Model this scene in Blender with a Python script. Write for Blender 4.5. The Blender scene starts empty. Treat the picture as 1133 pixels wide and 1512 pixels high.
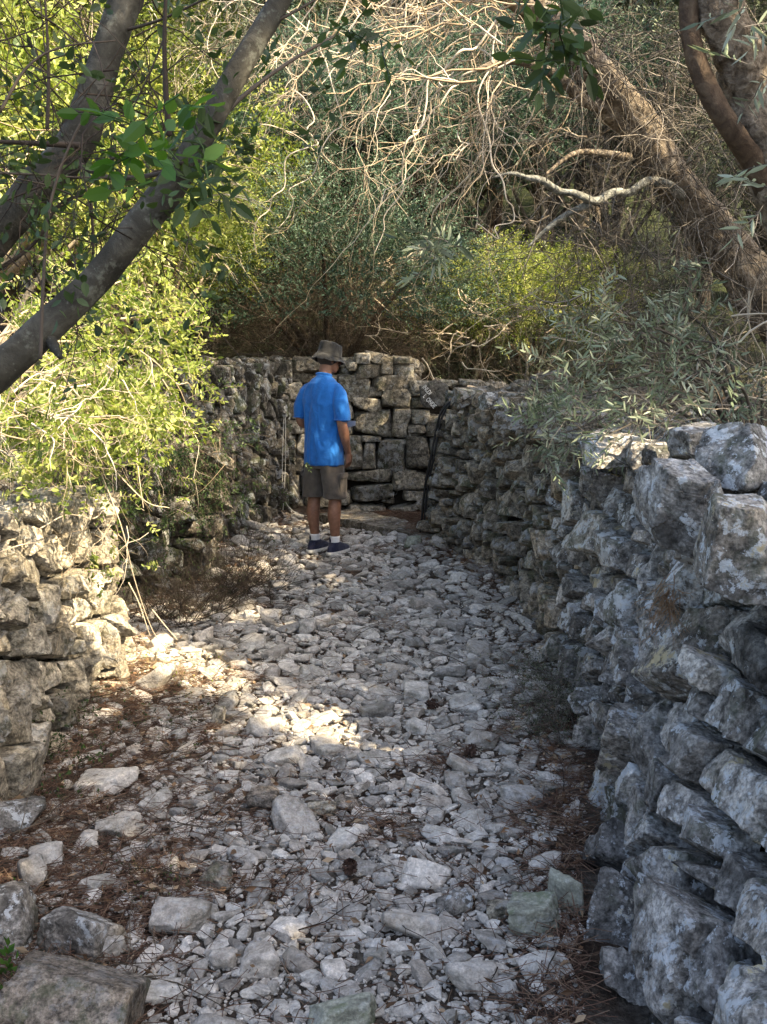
import bpy, bmesh, math, random
import numpy as np
from mathutils import Vector, Matrix

# ------------------------------------------------------------------ camera, world, sun
sc = bpy.context.scene
COL = sc.collection
PITCH = math.radians(8.86); FPX = 1450.0; CX, CY = 566.5, 756.0; CAMZ = 1.6
cam_d = bpy.data.cameras.new('camera'); cam = bpy.data.objects.new('camera', cam_d); COL.objects.link(cam)
cam.location = (0, 0, CAMZ); cam.rotation_euler = (math.radians(90) - PITCH, 0, 0)
cam_d.sensor_fit = 'VERTICAL'; cam_d.sensor_height = 36; cam_d.sensor_width = 36
cam_d.lens = FPX / 1512 * 36; cam_d.clip_start = 0.05; cam_d.clip_end = 3000
sc.camera = cam
SUN_DIR = Vector((0.80, -0.42, 0.88)).normalized()
w = bpy.data.worlds.new('World'); sc.world = w; w.use_nodes = True
wn = w.node_tree; bgn = wn.nodes['Background']; sky = wn.nodes.new('ShaderNodeTexSky')
sky.sky_type = 'NISHITA'; sky.sun_disc = False
sky.sun_elevation = math.asin(SUN_DIR.z); sky.sun_rotation = math.atan2(SUN_DIR.x, SUN_DIR.y)
sky.dust_density = 4.0; sky.ozone_density = 0.2
wn.links.new(sky.outputs[0], bgn.inputs[0]); bgn.inputs[1].default_value = 0.125
sd = bpy.data.lights.new('sun', 'SUN'); sd.energy = 4.6; sd.angle = math.radians(0.55); sd.color = (1.0, 0.81, 0.54)
so = bpy.data.objects.new('sun', sd); COL.objects.link(so)
so.rotation_euler = SUN_DIR.to_track_quat('Z', 'Y').to_euler(); so.location = (6, -4, 9)
sc.view_settings.view_transform = 'Standard'; sc.view_settings.look = 'None'
sc.view_settings.gamma = 1; sc.view_settings.exposure = 2.15
sc.cycles.max_bounces = 5; sc.cycles.diffuse_bounces = 3; sc.cycles.transparent_max_bounces = 4
sc.cycles.caustics_reflective = False; sc.cycles.caustics_refractive = False

def P(px, py, Y):
    """world point seen at photo pixel (px,py) at forward distance Y"""
    c, s = math.cos(PITCH), math.sin(PITCH)
    a = (px - CX) / FPX; b = (CY - py) / FPX
    d = np.array([a, c + b * s, -s + b * c]); t = Y / d[1]
    return np.array([0, 0, CAMZ]) + d * t
def G(px, py, z=0.0):
    c, s = math.cos(PITCH), math.sin(PITCH)
    a = (px - CX) / FPX; b = (CY - py) / FPX
    d = np.array([a, c + b * s, -s + b * c]); t = (z - CAMZ) / d[2]
    return np.array([0, 0, CAMZ]) + d * t
def pix(p):
    p = np.asarray(p, float); c, s = math.cos(PITCH), math.sin(PITCH)
    z = p[..., 2] - CAMZ; f = p[..., 1] * c - z * s; u = p[..., 1] * s + z * c
    return CX + FPX * p[..., 0] / f, CY - FPX * u / f, f

# ------------------------------------------------------------------ numpy noise
def _h(i, j, k, s):
    n = (i * 374761393 + j * 668265263 + k * 2147483647 + s * 1274126177).astype(np.int64) & 0xffffffff
    n = ((n ^ (n >> 13)) * 1103515245 + 12345) & 0xffffffff
    n = ((n ^ (n >> 16)) * 2654435761) & 0xffffffff
    return ((n ^ (n >> 15)) & 0xffff) / 32767.5 - 1.0
def vnoise(p, s=0):
    i = np.floor(p).astype(np.int64); f = p - i; f = f * f * (3 - 2 * f)
    r = 0
    for dx in (0, 1):
        wx = f[:, 0] if dx else 1 - f[:, 0]
        for dy in (0, 1):
            wy = f[:, 1] if dy else 1 - f[:, 1]
            for dz in (0, 1):
                wz = f[:, 2] if dz else 1 - f[:, 2]
                r = r + wx * wy * wz * _h(i[:, 0] + dx, i[:, 1] + dy, i[:, 2] + dz, s)
    return r
def fbm(p, octv=4, s=0, gain=0.5):
    p = np.asarray(p, float)
    a, r, f = 1.0, 0, 1.0
    for o in range(octv):
        r = r + a * vnoise(p * f + 17.3 * o, s + o); a *= gain; f *= 2.03
    return r
def nrm(v): return v / (np.linalg.norm(v, axis=-1, keepdims=True) + 1e-9)

# ------------------------------------------------------------------ mesh accumulation
class Geo:
    def __init__(s): s.v = []; s.f = {}; s.c = []; s.n = 0
    def add(s, v, f, c):
        v = np.asarray(v, float).reshape(-1, 3); f = np.asarray(f, np.int64)
        k = f.shape[1]; s.f.setdefault(k, []).append(f + s.n)
        c = np.asarray(c, float)
        if c.ndim == 1: c = np.tile(c, (len(v), 1))
        s.v.append(v); s.c.append(c); s.n += len(v)
    def build(s, name, mat, parent=None, origin=(0, 0, 0), smooth=True, tags=None, sharp=None):
        me = bpy.data.meshes.new(name)
        V = np.concatenate(s.v) - np.asarray(origin, float); C = np.concatenate(s.c)
        me.vertices.add(len(V)); me.vertices.foreach_set('co', V.ravel().astype(np.float32))
        fl = []; st = []; tot = []; off = 0
        for k, arrs in s.f.items():
            a = np.concatenate(arrs); fl.append(a.ravel()); n = len(a)
            st.append(off + np.arange(n) * k); tot.append(np.full(n, k)); off += n * k
        fl = np.concatenate(fl); st = np.concatenate(st); tot = np.concatenate(tot)
        me.loops.add(len(fl)); me.loops.foreach_set('vertex_index', fl.astype(np.int32))
        me.polygons.add(len(st)); me.polygons.foreach_set('loop_start', st.astype(np.int32))
        me.polygons.foreach_set('loop_total', tot.astype(np.int32))
        me.polygons.foreach_set('use_smooth', np.full(len(st), bool(smooth)))
        at = me.attributes.new('rnd', 'FLOAT_COLOR', 'POINT')
        at.data.foreach_set('color', np.concatenate([C, np.ones((len(C), 1))], 1).ravel().astype(np.float32))
        me.update(calc_edges=True); me.validate()
        me.materials.append(mat)
        if sharp: me.set_sharp_from_angle(angle=math.radians(sharp))
        o = bpy.data.objects.new(name, me); COL.objects.link(o)
        if parent is not None: o.parent = parent
        else: o.location = origin
        if tags: tag(o, **tags)
        return o
def tag(o, label=None, cat=None, group=None, kind=None):
    if label: o['label'] = label
    if cat: o['category'] = cat
    if group: o['group'] = group
    if kind: o['kind'] = kind
    return o
def thing(name, label, cat, loc=(0, 0, 0), rz=0, group=None):
    o = bpy.data.objects.new(name, None); COL.objects.link(o); o.empty_display_size = 0.1
    o.location = loc; o.rotation_euler = (0, 0, rz)
    return tag(o, label, cat, group)
def copy_tree(o, parent=None):
    c = o.copy(); COL.objects.link(c); c.parent = parent
    for ch in o.children: copy_tree(ch, c)
    return c

_ico = {}
def ico(n):
    if n not in _ico:
        bm = bmesh.new(); bmesh.ops.create_icosphere(bm, subdivisions=n, radius=1)
        bm.verts.ensure_lookup_table()
        _ico[n] = (np.array([v.co[:] for v in bm.verts]), np.array([[v.index for v in f.verts] for f in bm.faces]))
        bm.free()
    return _ico[n]

def hull_radial(dirs, N, D, k):
    inv = np.maximum(dirs @ N.T, 0) / D
    m = inv.max(1, keepdims=True)
    s = m[:, 0] * ((inv / m) ** k).sum(1) ** (1.0 / k)
    return 1.0 / s
def facets(p, rng, k, amp):
    """broken, stepped facets: each random patch of the surface gets its own small tilt"""
    d, _ = ico(1) if k <= 12 else (nrm(rng.normal(size=(k, 3))), 0)
    c = nrm(d + rng.normal(0, .35, d.shape)); t = rng.normal(0, 1, c.shape); u = nrm(p)
    idx = np.argmax(u @ c.T, 1); return amp * np.einsum('ij,ij->i', u - c[idx], t[idx])
def rock(rng, scale, lod=3, planes=12, k=18, rough=0.07, detail=True):
    dirs, F = ico(lod)
    N = nrm(rng.normal(size=(planes, 3))); D = rng.uniform(.55, .95, planes)
    N = np.vstack([N, np.eye(3), -np.eye(3)]); D = np.append(D, rng.uniform(.75, 1.0, 6))
    r = hull_radial(dirs, N, D, k)
    v = dirs * r[:, None]
    if lod >= 3 and detail:
        o = rng.uniform(0, 100, 3)
        n = fbm(v * 2.2 + o, 5 if lod > 3 else 3, 3, .58)
        v = v * (1 + rough * n + facets(v, rng, 10, rough * .9) + (facets(v, rng, 40, rough * .6) if lod > 3 else 0))[:, None]
    else:
        v = v * (1 + rng.normal(0, rough * .5, len(v)))[:, None]
    return v * np.asarray(scale), F
def rotm(rng, tilt=.35):
    a = rng.uniform(0, 2 * math.pi)
    return np.array((Matrix.Rotation(a, 3, 'Z') @ Matrix.Rotation(rng.normal(0, tilt), 3, 'X') @ Matrix.Rotation(rng.normal(0, tilt), 3, 'Y') @ Matrix.Rotation(rng.uniform(0, 6.28), 3, 'Z')))

# ------------------------------------------------------------------ tubes, twigs, leaves
def smooth_path(pts, n):
    pts = np.asarray(pts, float); m = len(pts)
    t = np.linspace(0, m - 1, n); i = np.clip(t.astype(int), 0, m - 2); f = (t - i)[:, None]
    e = np.vstack([2 * pts[0] - pts[1], pts, 2 * pts[-1] - pts[-2]])
    p0, p1, p2, p3 = e[i], e[i + 1], e[i + 2], e[i + 3]
    return .5 * ((2 * p1) + (-p0 + p2) * f + (2 * p0 - 5 * p1 + 4 * p2 - p3) * f ** 2 + (-p0 + 3 * p1 - 3 * p2 + p3) * f ** 3)
def tube(g, pts, rad, n=40, sides=12, col=(.5, .5, .5), bumpy=0.0, seed=0, cap=True):
    pts = np.asarray(pts, float); P_ = smooth_path(pts, n)
    R = np.interp(np.linspace(0, 1, n), np.linspace(0, 1, len(rad)), rad)
    T = nrm(np.gradient(P_, axis=0)); A = np.zeros_like(T)
    a = np.cross(T[0], [0.13, .2, 1.0]); a /= np.linalg.norm(a)
    for i in range(n):
        a = a - T[i] * a.dot(T[i]); a /= np.linalg.norm(a) + 1e-9; A[i] = a
    B = np.cross(T, A); th = np.arange(sides) / sides * 2 * math.pi
    off = A[:, None] * np.cos(th)[None, :, None] + B[:, None] * np.sin(th)[None, :, None]
    rr = R[:, None] * np.ones(sides)
    if bumpy:
        q = off * .12 * (1 / .12) * R.mean() + P_[:, None] * 0.35
        q = (off * 2.2 + (np.linspace(0, 1, n) * n / 9)[:, None, None] * np.array([.6, .5, .7])).reshape(-1, 3) + seed * 7.7
        rr = rr * (1 + bumpy * fbm(q, 4, seed).reshape(n, sides))
    V = (P_[:, None] + off * rr[..., None]).reshape(-1, 3)
    i, j = np.meshgrid(np.arange(n - 1), np.arange(sides), indexing='ij'); i = i.ravel(); j = j.ravel(); j2 = (j + 1) % sides
    F = np.stack([i * sides + j, i * sides + j2, (i + 1) * sides + j2, (i + 1) * sides + j], 1)
    c = np.tile(np.asarray(col, float), (len(V), 1))
    if cap:
        V = np.vstack([V, P_[0] - T[0] * R[0] * .4, P_[-1] + T[-1] * R[-1] * .5]); c = np.vstack([c, c[:2]])
        jj = np.arange(sides); b = n * sides
        T1 = np.stack([(jj + 1) % sides, jj, np.full(sides, b)], 1)
        T2 = np.stack([(n - 1) * sides + jj, (n - 1) * sides + (jj + 1) % sides, np.full(sides, b + 1)], 1)
        n0 = g.n; g.add(V, F, c); g.f.setdefault(3, []).append(np.vstack([T1, T2]) + n0)
    else: g.add(V, F, c)
    return P_
def tubes(g, paths, rad, sides=3, col=None, rng=None):
    """paths (N,M,3), rad (N,M)"""
    N, M, _ = paths.shape
    T = nrm(np.gradient(paths, axis=1))
    ref = nrm(np.cross(T[:, M // 2], rng.normal(size=(N, 3))))[:, None]
    A = nrm(ref - T * (ref * T).sum(-1, keepdims=True)); B = np.cross(T, A)
    th = np.arange(sides) / sides * 2 * math.pi
    off = A[:, :, None] * np.cos(th)[None, None, :, None] + B[:, :, None] * np.sin(th)[None, None, :, None]
    V = paths[:, :, None] + off * rad[:, :, None, None]
    i, j = np.meshgrid(np.arange(M - 1), np.arange(sides), indexing='ij'); i = i.ravel(); j = j.ravel(); j2 = (j + 1) % sides
    F = np.stack([i * sides + j, i * sides + j2, (i + 1) * sides + j2, (i + 1) * sides + j], 1)
    F = (F[None] + (np.arange(N) * M * sides)[:, None, None]).reshape(-1, 4)
    c = rng.uniform(0, 1, (N, 3)) if col is None else np.clip(np.asarray(col) + rng.normal(0, .12, (N, 3)), 0, 1)
    g.add(V.reshape(-1, 3), F, np.repeat(c, M * sides, 0))
def walk(P0, D0, L, M, curl, grav, rng):
    N = len(P0); d = nrm(D0.copy()); p = P0.copy(); out = [p.copy()]
    st = (L / (M - 1))[:, None]
    gv = np.array(grav, float) if np.ndim(grav) else np.array([0, 0, -grav])
    for _ in range(M - 1):
        d = nrm(d + rng.normal(0, curl, (N, 3)) + gv); p = p + d * st; out.append(p.copy())
    return np.stack(out, 1)
def brush(g, P0, D0, L, rng, levels=3, kids=(4, 4), M=8, curl=.25, grav=.05, r0=.006, spread=.9, shrink=.55, sides=3, col=None, taper=.25):
    """bare twigs with side twigs; returns end points and directions of last level"""
    P0 = np.asarray(P0, float); D0 = nrm(np.asarray(D0, float)); L = np.broadcast_to(L, (len(P0),)).astype(float).copy()
    rr = np.full(len(P0), r0)
    for lv in range(levels):
        W = walk(P0, D0, L, M, curl, grav, rng)
        rad = rr[:, None] * np.linspace(1, taper, M)[None]
        tubes(g, W, rad, sides, col, rng)
        if lv == levels - 1: break
        k = kids[lv]; N = len(W)
        idx = rng.integers(1, M, (N, k)); n = np.repeat(np.arange(N), k); ii = idx.ravel()
        d = nrm(W[n, ii] - W[n, ii - 1]); P0 = W[n, ii]
        pr = rng.normal(size=d.shape); pr = nrm(pr - d * (pr * d).sum(-1, keepdims=True))
        D0 = nrm(d + pr * spread * rng.uniform(.5, 1.2, (len(d), 1)))
        L = L[n] * shrink * rng.uniform(.5, 1.2, len(n)); rr = rad[n, ii] * .75
    d = nrm(W[:, -1] - W[:, -2])
    return W, d
def leaves(g, B, D, size, rng, aspect=.36, hexa=False, col=None, side=None):
    N = len(B); D = nrm(D)
    s = nrm(np.cross(D, rng.normal(size=(N, 3)))) if side is None else side
    n = np.cross(D, s); L = size[:, None]; W = L * aspect * .5
    bend = rng.uniform(-.12, .2, (N, 1)) * L
    if hexa:
        V = np.stack([B, B + D * L * .28 + s * W * .9 + n * W * .2, B + D * L * .66 + s * W * .8 + n * W * .15 - n * bend * .4, B + D * L - n * bend,
                      B + D * L * .66 - s * W * .8 + n * W * .15 - n * bend * .4, B + D * L * .28 - s * W * .9 + n * W * .2], 1)
        base = (np.arange(N) * 6)[:, None]
        F = np.vstack([base + np.array([0, 1, 2, 3]), base + np.array([0, 3, 4, 5])]); k = 6
    else:
        V = np.stack([B, B + D * L * .5 + s * W + n * W * .25, B + D * L - n * bend, B + D * L * .5 - s * W + n * W * .25], 1)
        F = (np.arange(N) * 4)[:, None] + np.array([0, 1, 2, 3]); k = 4
    c = rng.uniform(0, 1, (N, 3)) if col is None else col
    g.add(V.reshape(-1, 3), F, np.repeat(c, k, 0))
def sprays(gl, gt, P0, D0, L, nleaf, size, rng, aspect=.36, hexa=False, planar=True, lift=.75, r=.0018, grav=.05, curl=.12, tint=None):
    """twigs set with leaves along them"""
    N = len(P0); M = 5; W = walk(P0, D0, L, M, curl, grav, rng)
    if gt is not None: tubes(gt, W, np.full((N, M), r) * np.linspace(1, .5, M)[None], 3, None, rng)
    t = np.linspace(.15, 1.0, nleaf); idx = t * (M - 1); i = np.minimum(idx.astype(int), M - 2); f = (idx - i)[None, :, None]
    pos = W[:, i] * (1 - f) + W[:, i + 1] * f; dr = nrm(W[:, i + 1] - W[:, i])
    sd_ = nrm(np.cross(dr, rng.normal(size=(N, 1, 3)) * np.ones((1, nleaf, 1)))) if planar else nrm(np.cross(dr, rng.normal(size=(N, nleaf, 3))))
    sg = np.where(np.arange(nleaf) % 2 == 0, 1.0, -1.0)[None, :, None]
    D = nrm(dr * lift + sd_ * sg + rng.normal(0, .25, (N, nleaf, 3))); D[:, -1] = dr[:, -1]
    sz = (size * rng.uniform(.7, 1.2, (N, nleaf)))
    base = rng.uniform(0, 1, (N, 1, 3)) * np.ones((1, nleaf, 1)); cc = np.clip(base * .65 + rng.uniform(0, .35, (N, nleaf, 3)), 0, 1)
    if tint is not None: cc[..., 1] = np.clip(tint + rng.normal(0, .08, (N, 1)), 0, 1)
    leaves(gl, pos.reshape(-1, 3), D.reshape(-1, 3), sz.ravel(), rng, aspect, hexa, cc.reshape(-1, 3))
    return W

# ------------------------------------------------------------------ materials
def mat_new(name):
    m = bpy.data.materials.new(name); m.use_nodes = True; nt = m.node_tree
    b = nt.nodes['Principled BSDF']; return m, nt, b
def nd(nt, t, **kw):
    n = nt.nodes.new('ShaderNode' + t)
    for k, v in kw.items(): setattr(n, k, v)
    return n
def noise(nt, vec, scale, detail=4, rough=.55, dist=0):
    n = nd(nt, 'TexNoise'); n.inputs['Scale'].default_value = scale; n.inputs['Detail'].default_value = detail
    n.inputs['Roughness'].default_value = rough; n.inputs['Distortion'].default_value = dist; nt.links.new(vec, n.inputs['Vector']); return n.outputs['Fac']
def ramp(nt, fac, stops):
    r = nd(nt, 'ValToRGB'); e = r.color_ramp.elements
    while len(e) < len(stops): e.new(.5)
    for i, (p, c) in enumerate(stops):
        e[i].position = p; e[i].color = (c[0], c[1], c[2], 1) if hasattr(c, '__len__') else (c, c, c, 1)
    nt.links.new(fac, r.inputs[0]); return r.outputs[0]
def mix(nt, fac, a, b, mode='MIX'):
    m = nd(nt, 'Mix', data_type='RGBA', blend_type=mode)
    for inp, v in ((m.inputs[0], fac), (m.inputs[6], a), (m.inputs[7], b)):
        if hasattr(v, 'links') or isinstance(v, bpy.types.NodeSocket): nt.links.new(v, inp)
        elif isinstance(v, (int, float)): inp.default_value = v
        else: inp.default_value = (*v, 1)
    return m.outputs[2]
def mth(nt, op, a, b=None, clamp=False):
    m = nd(nt, 'Math', operation=op, use_clamp=clamp)
    for i, v in enumerate((a, b)):
        if v is None: continue
        if isinstance(v, (int, float)): m.inputs[i].default_value = v
        else: nt.links.new(v, m.inputs[i])
    return m.outputs[0]
def bump(nt, h, strength, dist, prev=None):
    b = nd(nt, 'Bump'); b.inputs['Strength'].default_value = strength; b.inputs['Distance'].default_value = dist
    nt.links.new(h, b.inputs['Height'])
    if prev: nt.links.new(prev, b.inputs['Normal'])
    return b.outputs[0]
def coords(nt, off=True):
    tc = nd(nt, 'TexCoord'); a = nd(nt, 'Attribute', attribute_name='rnd')
    sep = nd(nt, 'SeparateColor'); nt.links.new(a.outputs['Color'], sep.inputs[0])
    v = tc.outputs['Object']
    if off:
        s = nd(nt, 'VectorMath', operation='SCALE'); nt.links.new(a.outputs['Color'], s.inputs[0]); s.inputs[3].default_value = 9.0
        ad = nd(nt, 'VectorMath', operation='ADD'); nt.links.new(v, ad.inputs[0]); nt.links.new(s.outputs[0], ad.inputs[1]); v = ad.outputs[0]
    return v, sep.outputs[0], sep.outputs[1], sep.outputs[2]

def rock_mat(name, dark, mid, light, warm, white=.5, orange=.3, moss=(.07, .085, .045), mossamt=.4, stain=(.05, .045, .04), stainamt=.5, fine=1.0, bumpd=.012, rough=.93, speck=1.0):
    m, nt, b = mat_new(name); v, r, g_, bl = coords(nt)
    n1 = noise(nt, v, 5 * fine, 6, .62); n2 = noise(nt, v, 26 * fine, 5, .65)
    base = ramp(nt, n1, [(.3, dark), (.5, mid), (.72, light)])
    base = mix(nt, mth(nt, 'MULTIPLY', ramp(nt, g_, [(.3, 0), (1, 1)]), .75), base, mix(nt, n1, warm, light))
    val = mth(nt, 'MULTIPLY_ADD', r, .95); nt.nodes[-1].inputs[2].default_value = .55
    sp = ramp(nt, n2, [(.36, .30), (.5, .95), (.64, 1.45)])
    fine_ = ramp(nt, noise(nt, v, 95 * fine, 3, .7), [(.38, .6), (.5, 1), (.62, 1.3)]); sp = mix(nt, 1.0, sp, fine_, 'MULTIPLY')
    hs = nd(nt, 'HueSaturation'); nt.links.new(base, hs.inputs['Color']); nt.links.new(val, hs.inputs['Value'])
    base = mix(nt, speck, hs.outputs[0], sp, 'MULTIPLY')
    # stains and moss
    n3 = noise(nt, v, 8 * fine, 6, .72, 0)
    base = mix(nt, mth(nt, 'MULTIPLY', ramp(nt, n3, [(.5, 0), (.62, 1)]), stainamt), base, stain)
    n4 = noise(nt, v, 6.3 * fine, 6, .7, .3); n4b = mth(nt, 'ADD', n4, mth(nt, 'MULTIPLY', bl, .12))
    base = mix(nt, mth(nt, 'MULTIPLY', ramp(nt, n4b, [(.6, 0), (.68, 1)]), mossamt), base, moss)
    if white:
        n5 = mth(nt, 'ADD', noise(nt, v, 15 * fine, 7, .74, 0), mth(nt, 'MULTIPLY', bl, .1))
        base = mix(nt, mth(nt, 'MULTIPLY', ramp(nt, n5, [(.602, 0), (.628, 1)]), white), base, (.50, .53, .55))
        vo = nd(nt, 'TexVoronoi'); vo.inputs['Scale'].default_value = 38 * fine; nt.links.new(v, vo.inputs['Vector'])
        dots = mth(nt, 'MULTIPLY', ramp(nt, vo.outputs['Distance'], [(.16, 1), (.24, 0)]), ramp(nt, n1, [(.45, 0), (.6, 1)]))
        base = mix(nt, mth(nt, 'MULTIPLY', dots, white), base, (.45, .47, .48))
    if orange:
        n6 = mth(nt, 'ADD', noise(nt, v, 7.5 * fine, 7, .75), mth(nt, 'MULTIPLY', g_, .08))
        base = mix(nt, mth(nt, 'MULTIPLY', ramp(nt, n6, [(.655, 0), (.70, 1)]), orange), base, (.38, .27, .05))
    nt.links.new(base, b.inputs['Base Color']); b.inputs['Roughness'].default_value = rough
    b.inputs['Specular IOR Level'].default_value = .25
    vo2 = nd(nt, 'TexVoronoi'); vo2.inputs['Scale'].default_value = 55 * fine; nt.links.new(v, vo2.inputs['Vector'])
    h = mth(nt, 'ADD', mth(nt, 'MULTIPLY', n2, 1.0), mth(nt, 'MULTIPLY', vo2.outputs['Distance'], .3))
    h2 = noise(nt, v, 120 * fine, 4, .6)
    nn = bump(nt, h, 1.0, bumpd); nn = bump(nt, h2, .8, bumpd * .3, nn)
    nt.links.new(nn, b.inputs['Normal']); return m

M = {}
M['rock_near'] = rock_mat('grey_lichen_limestone', (.09, .086, .08), (.20, .193, .18), (.38, .37, .35), (.27, .22, .16), .8, .6, stainamt=.65)
M['rock_mid'] = rock_mat('brown_grey_limestone', (.085, .075, .058), (.185, .162, .125), (.34, .30, .24), (.28, .21, .13), .35, .35, stainamt=.5, mossamt=.6)
M['rock_shaded'] = rock_mat('shade_darkened_limestone', (.034, .032, .026), (.08, .073, .06), (.17, .155, .13), (.12, .10, .07), .4, .2, mossamt=.7)  # stone tone lowered to carry the deep shade on the left walls
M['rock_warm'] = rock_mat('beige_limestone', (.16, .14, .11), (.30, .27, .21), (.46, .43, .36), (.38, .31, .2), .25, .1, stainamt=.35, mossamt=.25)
M['rock_block'] = rock_mat('warm_grey_block', (.11, .10, .08), (.22, .20, .16), (.38, .35, .29), (.30, .25, .17), .3, .1, stainamt=.5, mossamt=.4)
M['pebble'] = rock_mat('pale_limestone', (.24, .225, .195), (.39, .37, .335), (.58, .56, .52), (.34, .27, .20), .25, .0, mossamt=.2, stainamt=.25, fine=1.6, bumpd=.006, speck=.45)
M['pebble_green'] = rock_mat('mossy_limestone', (.19, .20, .16), (.31, .325, .265), (.44, .45, .38), (.30, .29, .22), .2, .0, moss=(.13, .16, .09), mossamt=.7, fine=1.6, bumpd=.006, speck=.45)
M['boulder_brown'] = rock_mat('brown_boulder', (.10, .085, .07), (.19, .165, .14), (.27, .24, .2), (.2, .165, .12), .15, .0, mossamt=.5, fine=1.4)
M['slate'] = rock_mat('dark_plaque_stone', (.055, .052, .046), (.10, .095, .085), (.18, .17, .15), (.08, .07, .06), .1, .0)

def simple(name, col, rough=.8, var=.25, scale=30, bumpd=0, bscale=200, spec=.3, col2=None):
    m, nt, b = mat_new(name); v, r, g_, bl = coords(nt)
    n = noise(nt, v, scale, 5, .6); c2 = col2 or tuple(x * (1 - var) for x in col)
    c = mix(nt, ramp(nt, n, [(.3, 0), (.7, 1)]), c2, tuple(min(1, x * (1 + var * .6)) for x in col))
    nt.links.new(c, b.inputs['Base Color']); b.inputs['Roughness'].default_value = rough; b.inputs['Specular IOR Level'].default_value = spec
    if bumpd: nt.links.new(bump(nt, noise(nt, v, bscale, 4, .6), 1.0, bumpd), b.inputs['Normal'])
    return m
def leaf_mat(name, a, b_, c_, trans=.35, rough=.5, spec=.35):
    m, nt, b = mat_new(name); at = nd(nt, 'Attribute', attribute_name='rnd'); sep = nd(nt, 'SeparateColor'); nt.links.new(at.outputs['Color'], sep.inputs[0])
    c = ramp(nt, sep.outputs[1], [(0, a), (.5, b_), (1, c_)])
    hs = nd(nt, 'HueSaturation'); nt.links.new(c, hs.inputs['Color'])
    va = mth(nt, 'MULTIPLY_ADD', sep.outputs[0], .8); nt.nodes[-1].inputs[2].default_value = .6; nt.links.new(va, hs.inputs['Value'])
    nt.links.new(hs.outputs[0], b.inputs['Base Color']); b.inputs['Roughness'].default_value = rough; b.inputs['Specular IOR Level'].default_value = spec
    tr = nd(nt, 'BsdfTranslucent'); hs2 = nd(nt, 'HueSaturation'); hs2.inputs['Hue'].default_value = .485; hs2.inputs['Saturation'].default_value = 1.15; hs2.inputs['Value'].default_value = 1.5
    nt.links.new(hs.outputs[0], hs2.inputs['Color']); nt.links.new(hs2.outputs[0], tr.inputs['Color'])
    mx = nd(nt, 'MixShader'); mx.inputs[0].default_value = trans; nt.links.new(b.outputs[0], mx.inputs[1]); nt.links.new(tr.outputs[0], mx.inputs[2])
    nt.links.new(mx.outputs[0], nt.nodes['Material Output'].inputs['Surface']); return m
M['leaf_yellow'] = leaf_mat('yellow_green_leaves', (.035, .07, .015), (.19, .255, .05), (.52, .54, .20), .4)
M['leaf_blue'] = leaf_mat('blue_green_leaves', (.018, .04, .022), (.045, .09, .055), (.13, .20, .14), .2)
M['leaf_grey'] = leaf_mat('grey_green_leaves', (.025, .04, .018), (.065, .09, .045), (.20, .23, .14), .2)
M['leaf_olive'] = leaf_mat('olive_leaves', (.08, .11, .06), (.15, .19, .12), (.30, .34, .27), .2)
M['leaf_dark'] = leaf_mat('dark_green_leaves', (.025, .045, .015), (.04, .07, .022), (.07, .12, .03), .3)
M['leaf_fresh'] = leaf_mat('fresh_green_leaves', (.03, .08, .015), (.055, .13, .022), (.09, .18, .04), .45)
M['leaf_dry'] = leaf_mat('dry_leaves', (.12, .07, .04), (.22, .14, .08), (.42, .33, .22), .2, .8)
def twig_mat(name, a, b_, c_):
    m, nt, b = mat_new(name); at = nd(nt, 'Attribute', attribute_name='rnd'); sep = nd(nt, 'SeparateColor'); nt.links.new(at.outputs['Color'], sep.inputs[0])
    c = ramp(nt, sep.outputs[0], [(0, a), (.5, b_), (1, c_)]); nt.links.new(c, b.inputs['Base Color']); b.inputs['Roughness'].default_value = .85; b.inputs['Specular IOR Level'].default_value = .2
    return m
M['twig_pale'] = twig_mat('bleached_twigs', (.26, .20, .13), (.42, .35, .25), (.60, .54, .44))
M['twig_grey'] = twig_mat('grey_twigs', (.035, .03, .025), (.095, .085, .07), (.30, .27, .23))
M['twig_brown'] = twig_mat('brown_twigs', (.025, .019, .014), (.06, .047, .034), (.14, .115, .085))
M['twig_dark'] = twig_mat('dark_twigs', (.03, .022, .018), (.05, .04, .032), (.08, .065, .05))
M['needle'] = twig_mat('rust_needles', (.07, .04, .03), (.13, .075, .05), (.23, .16, .11))
M['straw'] = twig_mat('straw', (.28, .2, .1), (.42, .32, .18), (.55, .45, .28))
def bark(name, a, b_, c_, spots=0, scale=14, bd=.01):
    m, nt, b = mat_new(name); v, r, g_, bl = coords(nt, False)
    n = noise(nt, v, scale, 7, .68, .5); n2 = noise(nt, v, scale * 5, 4, .6)
    c = ramp(nt, n, [(.32, a), (.5, b_), (.68, c_)])
    if spots:
        vo = nd(nt, 'TexVoronoi'); vo.inputs['Scale'].default_value = 75; nt.links.new(v, vo.inputs['Vector'])
        c = mix(nt, mth(nt, 'MULTIPLY', ramp(nt, vo.outputs['Distance'], [(.08, 1), (.2, 0)]), spots * .5), c, (.2, .2, .18))
        c = mix(nt, mth(nt, 'MULTIPLY', ramp(nt, noise(nt, v, 9, 6, .7), [(.58, 0), (.64, 1)]), spots), c, (.17, .18, .15))
    nt.links.new(c, b.inputs['Base Color']); b.inputs['Roughness'].default_value = .9; b.inputs['Specular IOR Level'].default_value = .2
    nn = bump(nt, n, 1.0, bd); nn = bump(nt, n2, .8, bd * .3, nn); nt.links.new(nn, b.inputs['Normal']); return m
M['bark_smooth'] = bark('smooth_dark_bark', (.022, .021, .017), (.048, .046, .037), (.10, .096, .08), .5, 12, .009)
M['bark_rough'] = bark('cracked_bark', (.045, .036, .028), (.20, .165, .125), (.44, .39, .31), 0, 24, .03)
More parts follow.
